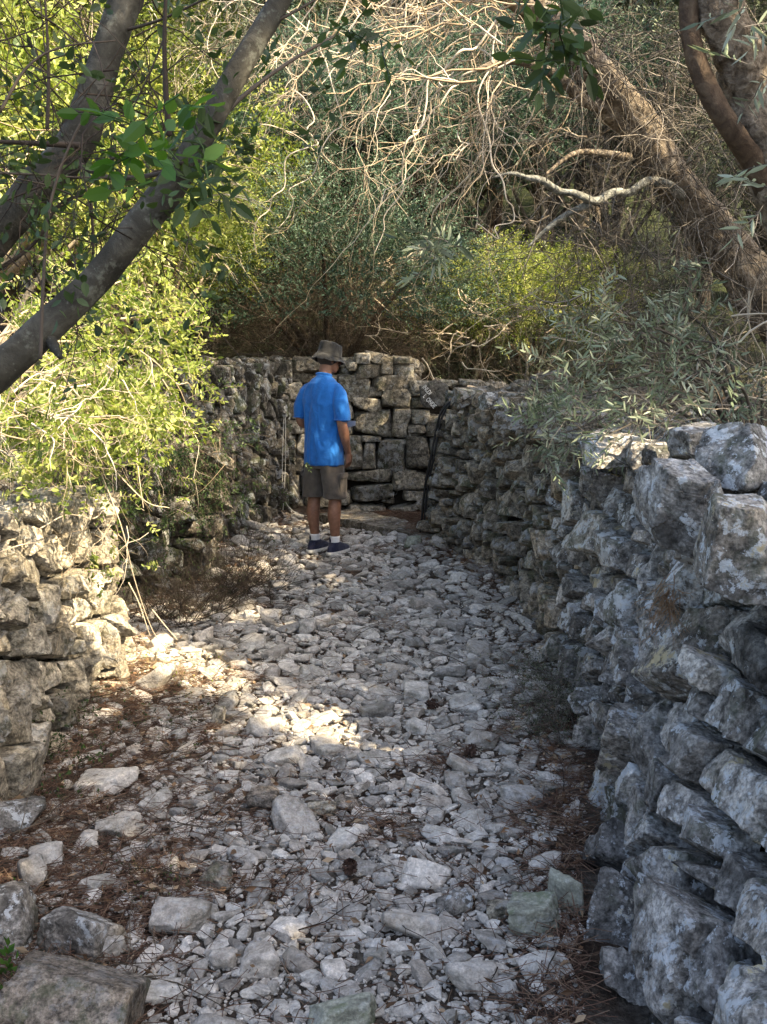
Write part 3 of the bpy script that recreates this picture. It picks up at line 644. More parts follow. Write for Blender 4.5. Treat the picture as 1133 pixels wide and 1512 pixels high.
# ------------------------------------------------------------------ loose stones
M_PEB = M['pebble']
special = [  # px, py, half-size (m), flat, material, label
 (122, 1478, (.17, .14, .12), 'boulder_brown', 'largest brown boulder in the lower left corner of the path', 'boulder'),
 (125, 1378, (.115, .09, .085), 'rock_near', 'pale lichened boulder just behind the large brown boulder', 'boulder'),
 (150, 1400, (.065, .05, .05), 'pebble', 'pale bluish stone resting between the lichened and the brown boulder', 'stone'),
 (8, 1365, (.10, .10, .10), 'rock_near', 'blue-grey boulder cut by the left edge of the photo', 'boulder'),
 (22, 1150, (.13, .13, .15), 'rock_warm', 'pale boulder standing at the foot of the left wall', 'boulder'),
 (25, 1218, (.10, .09, .07), 'rock_near', 'blue-grey stone lying below the pale boulder at the left wall foot', 'stone'),
 (160, 1155, (.11, .08, .055), 'pebble', 'broad pale flat stone below the sunlit patch near the left wall', 'stone'),
 (178, 1215, (.085, .06, .05), 'pebble', 'tan blocky stone on rusty needles in the left foreground', 'stone'),
 (70, 1270, (.065, .05, .05), 'pebble', 'pale pointed stone with a shaded left face at left', 'stone'),
 (48, 1298, (.055, .045, .06), 'pebble', 'white upright stone standing in the needles at far left', 'stone'),
 (322, 1298, (.06, .045, .04), 'boulder_brown', 'olive-brown rounded stone on the pebbles left of centre', 'stone'),
 (388, 1180, (.065, .05, .05), 'boulder_brown', 'dark grey-brown block sitting in the middle of the path', 'stone'),
 (515, 1178, (.045, .04, .035), 'boulder_brown', 'small dark brown stone touching a pale cream stone mid path', 'stone'),
 (475, 1190, (.055, .04, .03), 'rock_warm', 'cream-coloured stone in the middle of the path', 'stone'),
 (385, 1417, (.06, .05, .045), 'pebble', 'smooth rounded blue-grey stone in the lower foreground', 'stone'),
 (330, 1417, (.042, .04, .035), 'pebble', 'whitest rounded stone in the lower foreground', 'stone'),
 (240, 1462, (.06, .035, .022), 'pebble', 'white flat slab-like stone right of the brown boulder', 'stone'),
 (790, 1390, (.085, .06, .05), 'pebble_green', 'green-tinted stone near the foot of the right wall', 'stone'),
 (805, 1290, (.055, .045, .03), 'pebble', 'flat pale diamond-shaped stone near the foot of the right wall', 'stone'),
 (672, 1345, (.062, .045, .04), 'rock_near', 'blue-grey wedge stone in the right foreground', 'stone'),
 (740, 1360, (.055, .04, .03), 'rock_warm', 'pinkish pale stone left of the green-tinted stone', 'stone'),
 (695, 1458, (.07, .055, .045), 'pebble', 'large pale grey rounded stone at the bottom right of the path', 'stone'),
 (775, 1185, (.09, .055, .05), 'pebble', 'long pale slanted stone beside the wiry plant at right', 'stone'),
 (715, 1095, (.075, .055, .045), 'pebble', 'pale pyramid-shaped stone on the right half of the path', 'stone'),
 (802, 1175, (.05, .04, .045), 'boulder_brown', 'brown-grey stone leaning on the long slanted stone at right', 'stone'),
 (322, 1062, (.04, .035, .06), 'rock_warm', 'cream upright stone standing in the sunlit needles', 'stone'),
 (455, 932, (.06, .05, .055), 'pebble', 'white pointed stone in the shade beyond the sunlit patch', 'stone'),
 (327, 912, (.055, .05, .05), 'pebble', 'pale stone by the dark bush at the left edge', 'stone'),
 (400, 905, (.07, .05, .04), 'pebble', 'grey stone just right of the dark bush', 'stone'),
 (830, 1340, (.06, .06, .07), 'pebble_green', 'pale green-grey stone against the foot of the right wall', 'stone'),
 (500, 1505, (.09, .06, .05), 'pebble_green', 'mossy pale stone at the bottom edge of the photo', 'stone'),
 (265, 1357, (.085, .05, .05), 'pebble', 'pale grey stone behind the flat slab-like stone', 'stone'),
 (610, 808, (.09, .06, .07), 'pebble_green', 'pale greenish stone at the right end of the threshold slab', 'stone'),
]
rs = np.random.default_rng(77)
occ = {}
def occ_ok(x, y, r, tol):
    k = int(x // .3), int(y // .3)
    for a in (-1, 0, 1):
        for b_ in (-1, 0, 1):
            for (qx, qy, qr) in occ.get((k[0] + a, k[1] + b_), ()):
                if (qx - x) ** 2 + (qy - y) ** 2 < ((qr + r) * tol) ** 2: return False
    return True
def occ_add(x, y, r): occ.setdefault((int(x // .3), int(y // .3)), []).append((x, y, r))
for (px, py, s, mt, lb, cat) in special:
    c = G(px, py + s[2] * .6 * FPX / G(px, py)[1] * .7); rr_ = np.random.default_rng(int(px * 7 + py)); 
    v, F = rock(rr_, s, 5 if max(s) > .08 else 4, 7, 40, .05)
    R_ = np.array(Matrix.Rotation(rr_.uniform(-.4, .4), 3, 'Z') @ Matrix.Rotation(rr_.normal(0, .15), 3, 'Y')); v = v @ R_.T
    z = gz(c[0], c[1]) + s[2] * .55; gg = Geo(); gg.add(v, F, rr_.uniform(0.3, .8, 3))
    o = gg.build('boulder' if cat == 'boulder' else 'stone', M[mt], tags=dict(label=lb, cat=cat)); o.location = (c[0], c[1], z); occ_add(c[0], c[1], max(s[0], s[1]) * .85)
# field of stones: big ones first
cands = []
def litter_mask(x, y):   # 1 = needles, 0 = bare stones
    xl = np.interp(y, XLy, XLx); xr = np.interp(y, XRy, XRx); n = fbm(np.stack([x * 1.5, y * 1.5, x * 0 + 3.3], 1), 3, 4)
    n2 = fbm(np.stack([x * 4, y * 4, x * 0 + 7.3], 1), 2, 8)
    a = 1 - sstep(.12, .95, (x - xl) - .35 * n - .3 * n2 + .25 * np.clip(y - 4.5, 0, 2))
    b_ = 1 - sstep(.02, .28, xr - x - .12 * n)
    c_ = sstep(.5, .8, n2 + .3 * n) * .6
    return np.maximum(np.maximum(a * .86, b_ * .9 * np.where(y < 4.2, 1, .4)), c_)
placed = []
for rad, cnt, tol in ((.058, 50, 1.0), (.045, 330, .95), (.034, 2200, .88), (.026, 7000, .80), (.019, 16000, .76), (.013, 22000, .72)):
    cy_ = rs.uniform(1.4, 10.2, cnt); xl_ = np.interp(cy_, XLy, XLx); xr_ = np.interp(cy_, XRy, XRx); cx_ = xl_ + rs.uniform(0, 1, cnt) * (xr_ - xl_); lm_ = litter_mask(cx_, cy_)
    for x, y, lm in zip(cx_.tolist(), cy_.tolist(), lm_.tolist()):
        if rad < .018 and y > 6.0: continue
        if y > 8.1 and (x - .4) * 1.34 + (y - 8.28) * 1.06 > -.02: continue       # keep the slab and what lies beyond it clear
        if rs.uniform() < lm * (1.0 if rad < .03 else .72): continue
        r = rad * rs.uniform(.8, 1.2) * np.interp(y, [2.2, 4.5, 8], [1.0, 1.4, 1.6])
        if abs(x + .535) < .22 and abs(y - 8.05) < .24 and rad > .02: continue
        if not occ_ok(x, y, r, tol): continue
        occ_add(x, y, r); placed.append((x, y, r))
infos = []
for (x, y, r) in placed:
    px, py, f = pix(np.array([x, y, .02])); infos.append(r / f if (-20 < px < 1150 and py < 1540) else 0)
order = np.argsort(-np.array(infos)); big = set(order[:262].tolist())
gs = Geo(); gs2 = Geo()
PX = np.array([p[0] for p in placed]); PY = np.array([p[1] for p in placed]); PZ = gheight(PX, PY)
for q, (x, y, r) in enumerate(placed):
    fz = rs.uniform(.32, .62); sy = rs.uniform(.6, .95); lodn = 4 if q in big and r > .05 else (3 if r > .028 and y < 5 else 2)
    v, F = rock(rs, (r * 1.25, r * sy * 1.1, r * fz), lodn, 6, 45, .035); v = v @ rotm(rs, .24).T
    z = PZ[q] + r * fz * rs.uniform(.05, .6); col = rs.uniform(0, 1, 3)
    if q in big:
        gg = Geo(); gg.add(v, F, col); o = gg.build('path_stone', M_PEB, smooth=lodn > 3); o.location = (x, y, z)
        xl = np.interp(y, XLy, XLx); xr = np.interp(y, XRy, XRx)
        tone = 'whitish' if col[0] > .66 else ('pale grey' if col[0] > .33 else 'darker grey')
        zone = 'at the left edge among rusty needles' if x - xl < .55 else ('along the foot of the right wall' if xr - x < .25 else
               ('in the foreground of the path' if y < 3.1 else ('in the middle stretch of the path' if y < 4.6 else 'on the far stretch of the path')))
        tag(o, f'{tone} loose limestone lying {zone}', 'stone', f'{tone} stones {zone}')
    else: gs.add(v + np.array([x, y, z]), F, col)
gs.build('loose_stones', M_PEB, smooth=False, tags=dict(kind='stuff', label='mass of smaller pale stones covering the path', cat='stones'))
# fine gravel
gg = Geo(); n = 26000
cy_ = 1.5 + rs.uniform(0, 1, n) ** 1.6 * 5.5; xl_ = np.interp(cy_, XLy, XLx); xr_ = np.interp(cy_, XRy, XRx); cx_ = xl_ + rs.uniform(0, 1, n) * (xr_ - xl_)
kp = rs.uniform(0, 1, n) > .75 * litter_mask(cx_, cy_); cx_ = cx_[kp]; cy_ = cy_[kp]; n = len(cx_); dirs, F = ico(1)
rg = rs.uniform(.005, .013, n); vg = dirs[None] * rs.uniform(.6, 1.1, (n, len(dirs), 1)) * (rg[:, None] * np.array([1, .8, .55]))[:, None]
RM = np.array([rotm(rs, .5) for _ in range(200)])[rs.integers(0, 200, n)]
vg = np.einsum('nij,nkj->nki', RM, vg) + np.stack([cx_, cy_, 0 * cx_], 1)[:, None]
gg.add(vg.reshape(-1, 3), (F[None] + (np.arange(n) * 12)[:, None, None]).reshape(-1, 3), np.repeat(rs.uniform(0, 1, (n, 3)), 12, 0))
V = np.concatenate(gg.v); cen = np.repeat(V.reshape(-1, 12, 3).mean(1), 12, 0); V[:, 2] += gheight(cen[:, 0], cen[:, 1]) + .004; gg.v = [V]
gg.build('gravel', M_PEB, smooth=False, tags=dict(kind='stuff', label='fine pale gravel between the path stones', cat='gravel'))
# needles and dead leaves
rl = np.random.default_rng(9)
def scatter_mask(n, lo=1.3, hi=9.9, extra=0):
    y = lo + rl.uniform(0, 1, n * 6) ** 1.35 * (hi - lo); xl = np.interp(y, XLy, XLx); xr = np.interp(y, XRy, XRx); x = xl + rl.uniform(0, 1, n * 6) * (xr - xl)
    slab = (y > 8.4) & ((x - .4) * 1.34 + (y - 8.28) * 1.06 > .2)
    k = slab | (rl.uniform(0, 1, n * 6) < litter_mask(x, y) + extra); return np.stack([x, y], 1)[k][:n]
xy = scatter_mask(34000, extra=.06); z = gheight(xy[:, 0], xy[:, 1]) + rl.uniform(.002, .035, len(xy))
slabm = (xy[:, 1] > 8.4) & ((xy[:, 0] - .4) * 1.34 + (xy[:, 1] - 8.28) * 1.06 > 0); z[slabm] += .03
p0 = np.stack([xy[:, 0], xy[:, 1], z], 1); a = rl.uniform(0, 6.28, len(xy)); d = np.stack([np.cos(a), np.sin(a), rl.normal(0, .18, len(xy))], 1)
g = Geo(); W = walk(p0, d, rl.uniform(.04, .11, len(xy)), 3, .12, .02, rl); tubes(g, W, np.full((len(xy), 3), .0011), 3, None, rl)
g.build('needle_litter', M['needle'], smooth=False, tags=dict(kind='stuff', label='rusty pine needles strewn over the ground beside the path', cat='pine needles'))
xy = scatter_mask(2600, extra=.12); z = gheight(xy[:, 0], xy[:, 1]) + rl.uniform(.01, .04, len(xy)); g = Geo()
d = rl.normal(size=(len(xy), 3)) * np.array([1, 1, .25]); leaves(g, np.stack([xy[:, 0], xy[:, 1], z], 1), d, rl.uniform(.018, .045, len(xy)), rl, .45, False)
g.build('dead_leaves', M['leaf_dry'], smooth=False, tags=dict(kind='stuff', label='small dead leaves scattered on the ground', cat='dead leaves'))
# fallen sticks
g = Geo(); xy = scatter_mask(260, 1.8, 7.0, .1); z = gheight(xy[:, 0], xy[:, 1]) + .03; a = rl.uniform(0, 6.28, len(xy))
brush(g, np.stack([xy[:, 0], xy[:, 1], z], 1), np.stack([np.cos(a), np.sin(a), np.full(len(a), .05)], 1), rl.uniform(.08, .35, len(a)), rl, 2, (2,), 5, .15, .03, .0024, .6)
g.build('fallen_twigs', M['twig_brown'], tags=dict(kind='stuff', label='thin fallen twigs lying on the ground', cat='twigs'))
# pine cones
M['cone'] = simple('dark_cone', (.06, .035, .025), .8, .4, 80)
cones = [(517, 1298, 'dark pine cone lying open in the middle foreground'), (637, 1055, 'dark pine cone on pale stones at mid distance'), (694, 1120, 'dark pine cone beside the pyramid-shaped stone at right')]
cg = Geo(); v, F = rock(rl, (.017, .017, .028), 3, 20, 10, .03); cg.add(v, F, (.5, .5, .5)); 
for k in range(54):
    zz = -.026 + k * .001; th = k * 2.4; rr2 = .019 * math.sqrt(max(.05, 1 - (zz / .032) ** 2)); b_ = np.array([[math.cos(th) * rr2 * .6, math.sin(th) * rr2 * .6, zz]])
    leaves(cg, b_, np.array([[math.cos(th), math.sin(th), .45]]), np.array([.017]), rl, .8)
for k, (px, py, lb) in enumerate(cones):
    c = G(px, py)
    if k == 0: o = cg.build('pine_cone', M['cone'], smooth=False); first_cone = o
    else: o = first_cone.copy(); COL.objects.link(o)
    o.location = (c[0], c[1], gz(c[0], c[1]) + .045); o.rotation_euler = (1.3, .2, k * 1.3); tag(o, lb, 'pine cone', 'pine cones on the path')

# ------------------------------------------------------------------ hose and cables
M['hose'] = simple('black_rubber', (.018, .018, .018), .45, .2, 30); M['cable'] = simple('pale_cable', (.42, .42, .40), .6, .25, 30)
hp = [P(672, 590, 8.5), P(660, 597, 8.48), P(650, 612, 8.48), P(643, 640, 8.5), P(637, 672, 8.5), P(630, 705, 8.52), P(625, 740, 8.54), P(622, 775, 8.56), P(618, 800, 8.56)]
hs_ = thing('hose', 'black double hose arching down the far end of the right wall', 'hose', tuple(P(618, 800, 8.56)))
for dx in (0, .024):
    g = Geo(); tube(g, [p + np.array([dx, -.02 - dx * .6, 0]) for p in hp], [.0105] * 3, 60, 10); g.build('hose_strand', M['hose'], hs_, tuple(hs_.location))
cb = thing('cable', 'pale cable hanging down the wall to the left of the man', 'cable', tuple(P(416, 775, 9.82)))
for pts in ([(420, 600), (418, 650), (417, 700), (420, 735), (430, 752), (445, 760), (470, 762), (500, 768)], [(421, 600), (422, 650), (421, 700), (419, 740), (416, 775)]):
    g = Geo(); tube(g, [P(x, y, 9.82) for x, y in pts], [.0045] * 2, 60, 6); g.build('cable_strand', M['cable'], cb, tuple(cb.location))

# ------------------------------------------------------------------ the man
def skin_mat():
    m, nt, b = mat_new('tanned_skin'); v, r, g_, bl = coords(nt, False); n = noise(nt, v, 30, 4, .6)
    nt.links.new(ramp(nt, n, [(.3, (.20, .095, .058)), (.7, (.30, .155, .10))]), b.inputs['Base Color']); b.inputs['Roughness'].default_value = .55; b.inputs['Subsurface Weight'].default_value = .05; return m
M['skin'] = skin_mat()
def cloth(name, c1, c2, scale=25, weave=900, sheen=.2, wr=.004, rough=.85):
    m, nt, b = mat_new(name); v, r, g_, bl = coords(nt, False); n = noise(nt, v, scale, 5, .6); n2 = noise(nt, v, weave, 2, .5)
    c = mix(nt, mth(nt, 'MULTIPLY', n2, .5), ramp(nt, n, [(.3, c1), (.7, c2)]), tuple(min(1, x * 1.4) for x in c2)); nt.links.new(c, b.inputs['Base Color'])
    b.inputs['Roughness'].default_value = rough; b.inputs['Sheen Weight'].default_value = sheen; b.inputs['Specular IOR Level'].default_value = .2
    w1 = noise(nt, v, 9, 4, .55, 1.2); nn = bump(nt, w1, .8, wr * 3); nn = bump(nt, n2, .5, .0006, nn); nt.links.new(nn, b.inputs['Normal']); return m
M['polo'] = cloth('blue_polo_cloth', (.008, .088, .33), (.016, .14, .46))
M['shorts'] = cloth('grey_brown_cotton', (.058, .05, .042), (.095, .082, .07))
M['hat'] = cloth('charcoal_hat_cloth', (.010, .011, .012), (.02, .021, .023))
M['sock_w'] = cloth('white_sock', (.6, .6, .62), (.75, .75, .75)); M['navy'] = cloth('navy_mesh', (.008, .011, .03), (.016, .02, .05), rough=.6)
M['sole'] = simple('white_sole', (.6, .6, .58), .6, .2, 60); M['hair'] = simple('dark_grey_hair', (.06, .05, .045), .8, .4, 200, .002, 400)
M['paper'] = simple('white_sheet', (.7, .72, .75), .5, .08, 20); M['eye'] = simple('eye_white', (.6, .58, .55), .3, .1, 20)

man = thing('person', 'man seen from behind in blue polo shirt, cargo shorts and dark bucket hat', 'person', (-.535 + .045, 8.06, gz(-.5, 8.06) + .012), math.radians(-33))
def raw(g, name='raw'):
    V = np.concatenate(g.v); me = bpy.data.meshes.new(name); fs = []
    for k, a in g.f.items(): fs += np.concatenate(a).tolist()
    me.from_pydata(V.tolist(), [], fs); o = bpy.data.objects.new(name, me); COL.objects.link(o); return o
def fuse(g, name, mat, parent, voxel=.006, smooth_it=4, wr=0, wsc=(9, 9, 5), seed=0, cut=None):
    o = raw(g); md = o.modifiers.new('r', 'REMESH'); md.mode = 'VOXEL'; md.voxel_size = voxel; md.use_smooth_shade = True
    if smooth_it: s = o.modifiers.new('s', 'SMOOTH'); s.iterations = smooth_it; s.factor = .5
    dg = bpy.context.evaluated_depsgraph_get(); me = bpy.data.meshes.new_from_object(o.evaluated_get(dg)); bpy.data.objects.remove(o)
    if wr:
        n = len(me.vertices); v = np.empty(n * 3, np.float32); me.vertices.foreach_get('co', v); v = v.reshape(-1, 3).astype(float)
        nn = np.empty(n * 3, np.float32); me.vertices.foreach_get('normal', nn); nn = nn.reshape(-1, 3)
        q = v * np.array(wsc); q = q + .6 * fbm(q * .7, 2, 5)[:, None]
        f = 1 - 2 * np.abs(fbm(q, 3, seed)); v = v + nn * (wr * f)[:, None]
        me.vertices.foreach_set('co', v.astype(np.float32).ravel()); me.update()
    me.name = name; me.materials.clear(); me.materials.append(mat)
    at = me.attributes.new('rnd', 'FLOAT_COLOR', 'POINT'); at.data.foreach_set('color', np.full(len(me.vertices) * 4, .5, np.float32))
    ob = bpy.data.objects.new(name, me); COL.objects.link(ob); ob.parent = parent; return ob
def limb(g, pts, rad, n=24, sides=20): tube(g, pts, rad, n, sides)
def ell(g, c, s, rz=0, rx=0, lod=4):
    d, F = ico(lod); R_ = np.array(Matrix.Rotation(rz, 3, 'Z') @ Matrix.Rotation(rx, 3, 'X')); g.add((d * np.array(s)) @ R_.T + np.array(c), F, (.5, .5, .5))
def loft(g, rings, n=36, sup=2.3, col=(.5, .5, .5)):
    """rings (cx,cy,z,hx,hy)"""
    rings = np.array(rings, float); m = (len(rings) - 1) * 5 + 1; Rr = smooth_path(rings, m); th = np.arange(n) / n * 2 * math.pi
    c_, s_ = np.cos(th), np.sin(th); cx = np.sign(c_) * np.abs(c_) ** (2 / sup); sy = np.sign(s_) * np.abs(s_) ** (2 / sup)
    V = np.stack([Rr[:, None, 0] + Rr[:, None, 3] * cx, Rr[:, None, 1] + Rr[:, None, 4] * sy, np.repeat(Rr[:, 2:3], n, 1)], -1)
    i, j = np.meshgrid(np.arange(m - 1), np.arange(n), indexing='ij'); i = i.ravel(); j = j.ravel(); j2 = (j + 1) % n
    n0 = g.n; g.add(V, np.stack([i * n + j, i * n + j2, (i + 1) * n + j2, (i + 1) * n + j], 1), col)
    g.f.setdefault(n, []).append(np.array([np.arange(n)[::-1], (m - 1) * n + np.arange(n)]) + n0)
b = Geo()
for s in (-1, 1):
    x = .106 * s + (.012 if s > 0 else -.0)
    limb(b, [(x, -.005, .05), (x, 0, .10), (x * 1.03, -.012, .22), (x * 1.05, -.022, .34), (x * 1.03, 0, .47), (x * 1.0, .012, .62), (x * .82, .01, .84)], [.036, .034, .046, .060, .056, .070, .070], 40)
    limb(b, [(x, -.03, .04), (x, .06, .04), (x + .01 * s, .15, .03)], [.036, .034, .028])
loft(b, [(0, 0, .80, .155, .10), (0, 0, .92, .165, .105), (0, 0, 1.08, .145, .095), (0, 0, 1.22, .160, .100), (0, 0, 1.31, .155, .088), (0, -.002, 1.37, .115, .068), (0, 0, 1.42, .06, .05)])
limb(b, [(0, .002, 1.38), (0, .018, 1.46), (0, .045, 1.55)], [.055, .056, .055])
# head: turned right and bent forward
HC = np.array([.016, .072, 1.603]); HR = math.radians(-28); HX = math.radians(-12)
hg = Geo(); Rh = np.array(Matrix.Rotation(HR, 3, 'Z') @ Matrix.Rotation(HX, 3, 'X'))
hd = Geo()
ell(hd, (0, -.012, .025), (.076, .096, .088)); ell(hd, (0, .028, -.035), (.058, .062, .072)); ell(hd, (0, .062, -.082), (.030, .026, .024))
limb(hd, [(0, .082, .018), (0, .098, -.008), (0, .108, -.024)], [.010, .014, .017], 10, 10)
ell(hd, (0, .088, -.055), (.024, .012, .006)); ell(hd, (0, .086, -.066), (.021, .012, .007)); ell(hd, (0, .076, .034), (.05, .02, .010))
for s in (-1, 1): ell(hd, (.076 * s, -.004, -.008), (.010, .020, .034), .25 * s); ell(hd, (.045 * s, .055, -.02), (.022, .02, .02))
V = np.concatenate(hd.v) @ Rh.T + HC
n0 = b.n; b.v.append(V); b.c.append(np.concatenate(hd.c)); b.n += len(V)
for k, arrs in hd.f.items(): b.f.setdefault(k, []).extend([a + n0 for a in arrs])
# arms
R_arm = [(.130, 0, 1.335), (.185, -.02, 1.27), (.222, -.035, 1.10), (.222, .0, 1.0), (.208, .06, .885), (.200, .085, .845)]
limb(b, R_arm, [.040, .046, .043, .045, .031, .027], 40)
L_arm = [(-.130, 0, 1.335), (-.195, -.01, 1.27), (-.245, -.015, 1.10), (-.205, .10, 1.06), (-.115, .215, 1.075), (-.085, .24, 1.08)]
limb(b, L_arm, [.040, .046, .043, .043, .030, .027], 40)
def hand(g, wrist, d, palm_n, thumb, curl, spread=.0):
    """wrist point, pointing dir, palm normal, thumb side vector"""
    w_ = np.array(wrist); d = nrm(np.array(d, float)); pn = nrm(np.array(palm_n, float) - d * np.dot(palm_n, d)); sd2 = np.cross(d, pn); 
    if np.dot(sd2, thumb) < 0: sd2 = -sd2
    limb(g, [w_ - d * .01, w_ + d * .03, w_ + d * .085], [.026, .030, .026], 12, 14)
    for q in (-.024, -.008, .008, .024): limb(g, [w_ + d * .02 + sd2 * q * .6, w_ + d * .085 + sd2 * q], [.014, .0125], 8, 10)
    for q, Lf in ((.028, .068), (.0095, .078), (-.0095, .072), (-.028, .056)):
        p = w_ + d * .085 + sd2 * q; pts = [p - d * .01, p]; dd = d.copy()
        for seg, ang in ((.45, curl), (.32, curl * 1.1), (.23, curl * .8)):
            dd = nrm(dd * math.cos(ang) + pn * math.sin(ang)); pn_ = pn; p = p + dd * Lf * seg; pts.append(p)
        limb(g, pts, [.0095, .0092, .0088, .0082, .0070], 18, 10)
    p = w_ + d * .025 + sd2 * .026; limb(g, [p - sd2 * .01, p + sd2 * .02 + d * .022 + pn * .008, p + sd2 * .028 + d * .05 + pn * .018, p + sd2 * .024 + d * .072 + pn * .028], [.014, .0125, .0105, .0085], 16, 10)
hand(b, R_arm[-1], (-.06, .22, -1), (-1, .1, 0), (0, 1, 0), .42)
hand(b, L_arm[-1], (.75, .45, .1), (0, -.3, 1), (-.3, .6, .8), .35)
fuse(b, 'body', M['skin'], man, .0046, 3)
man.scale = (.92, .96, 1.0)
# clothes
s = Geo()
loft(s, [(0, .0, .745, .182, .128), (0, 0, .80, .180, .130), (0, 0, .92, .172, .126), (0, 0, 1.05, .170, .122), (0, 0, 1.2, .186, .124), (0, -.002, 1.31, .190, .116), (0, -.006, 1.375, .166, .098), (0, -.006, 1.42, .115, .078), (0, .0, 1.452, .070, .064), (0, .010, 1.474, .062, .060)])
limb(s, [(.125, 0, 1.365), (.178, -.012, 1.315), (.212, -.026, 1.22), (.226, -.034, 1.115)], [.050, .066, .066, .066], 30)
limb(s, [(-.125, 0, 1.365), (-.180, -.008, 1.315), (-.228, -.012, 1.22), (-.246, -.012, 1.125)], [.050, .066, .066, .065], 30)
shirt = fuse(s, 'polo_shirt', M['polo'], man, .0065, 4, .010, (8, 8, 3.2), 4)
g = Geo(); th = np.linspace(0, 2 * math.pi, 30)
tube(g, [(.063 * math.cos(t), .010 + .059 * math.sin(t), 1.472 - .012 * math.sin(t)) for t in th], [.0125] * 2, 60, 10); g.build('collar', M['polo'], man)
for nm, (c0_, rr_) in {'sleeve_hem': ((.226, -.034, 1.118), .0675)}.items():
    for c_, r2 in ((c0_, rr_), ((-.246, -.012, 1.128), .0665)):
        g = Geo(); tube(g, [(c_[0] + r2 * math.cos(t), c_[1] + r2 * math.sin(t), c_[2]) for t in th], [.0045] * 2, 60, 8); g.build(nm, M['polo'], shirt)
g = Geo()
loft(g, [(0, 0, .72, .172, .118), (0, 0, .80, .170, .120), (0, 0, .86, .165, .115)])
loft(g, [(-.112, 0, .475, .098, .104), (-.108, 0, .55, .094, .102), (-.095, 0, .66, .092, .108), (-.085, 0, .78, .088, .112)])
loft(g, [(.118, 0, .470, .100, .106), (.114, 0, .55, .096, .104), (.097, 0, .66, .092, .108), (.085, 0, .78, .088, .112)])
sh = fuse(g, 'cargo_shorts', M['shorts'], man, .0065, 4, .006, (9, 9, 6), 9)
for sx in (-1, 1):
    g = Geo(); v, F = ico(4); bx = np.sign(v) * np.abs(v) ** .35
    g.add(bx * np.array([.012, .055, .075]) * .95 + np.array([.206 * sx, .0, .60]), F, (.5, .5, .5)); pk = g.build('cargo_pocket', M['shorts'], man)
    g = Geo(); g.add(bx * np.array([.007, .058, .022]) + np.array([.218 * sx, .0, .662]), F, (.5, .5, .5)); g.build('pocket_flap', M['shorts'], pk)
    cx = .118 if sx > 0 else -.112; g = Geo()
    tube(g, [(cx + .100 * math.cos(t), .105 * math.sin(t), .478) for t in th], [.005] * 2, 60, 8); g.build('leg_hem', M['shorts'], sh)
for sx in (-1, 1):
    x = .106 * sx + (.012 if sx > 0 else 0)
    g = Geo(); loft(g, [(x, -.005, .06, .041, .045), (x, -.004, .10, .040, .042), (x, -.006, .155, .043, .044)], 24, 2); sk = g.build('sock', M['sock_w'], man)
    g = Geo(); ell(g, (x - .024, -.012, .122), (.0235, .036, .034), lod=3); g.build('sock_panel', M['navy'], sk)
    g = Geo(); loft(g, [(x, .045, .028, .049, .150), (x, .045, .045, .048, .146), (x, .028, .068, .045, .118), (x, .004, .088, .043, .078), (x, -.010, .104, .042, .056)], 36, 2.4); shoe = g.build('shoe', M['navy'], man)
    g = Geo(); loft(g, [(x, .042, .0, .050, .152), (x, .042, .014, .053, .157), (x, .042, .030, .051, .153)], 36, 2.5); g.build('sole', M['sole'], shoe)
    g = Geo(); ell(g, (x, -.075, .062), (.020, .006, .022), lod=3); g.build('heel_tab', M['hat'], shoe)
# hat
prof = [(0.001, .118), (.05, .119), (.076, .114), (.088, .103), (.093, .07), (.097, .035), (.100, .012), (.113, -.008), (.130, -.026), (.137, -.034), (.135, -.038), (.122, -.026), (.100, -.002), (.092, .010), (.088, .04)]
def lathe(prof, n=56, wob=.03, seed=3, sq=(1, 1.12)):
    g = Geo(); pr = smooth_path(np.array(prof), len(prof) * 3); th = np.arange(n) / n * 2 * math.pi; m = len(pr)
    r = pr[:, :1] * np.ones(n); z = pr[:, 1:2] * np.ones(n); X = r * np.cos(th) * sq[0]; Y = r * np.sin(th) * sq[1]
    q = np.stack([X, Y, z], -1).reshape(-1, 3); nz = fbm(q * 16, 3, seed).reshape(m, n); X *= 1 + wob * nz; Y *= 1 + wob * nz; z = z + .010 * nz * (pr[:, :1] > .1) + .006 * nz
    i, j = np.meshgrid(np.arange(m - 1), np.arange(n), indexing='ij'); i = i.ravel(); j = j.ravel(); j2 = (j + 1) % n
    g.add(np.stack([X, Y, z], -1), np.stack([i * n + j, i * n + j2, (i + 1) * n + j2, (i + 1) * n + j], 1), (.5, .5, .5)); return g
hat = lathe(prof).build('bucket_hat', M['hat'], man); hat.location = HC + Rh @ np.array([0, -.008, .010]); hat.rotation_euler = (Matrix.Rotation(HR, 3, 'Z') @ Matrix.Rotation(HX * 1.0, 3, 'X')).to_euler()
g = Geo(); tube(g, [(.1005 * math.cos(t), .1005 * 1.12 * math.sin(t), .013) for t in th], [.003] * 2, 60, 6); g.build('hat_band', M['hat'], hat)
g = Geo(); ell(g, (0, -.020, -.004), (.079, .094, .070)); hr = g.build('hair', M['hair'], man); hr.location = HC; hr.rotation_euler = hat.rotation_euler
for sx in (-1, 1):
    g = Geo(); ell(g, (.030 * sx, .078, .010), (.012, .009, .008), lod=3); e = g.build('eye', M['eye'], man); e.location = HC; e.rotation_euler = hat.rotation_euler
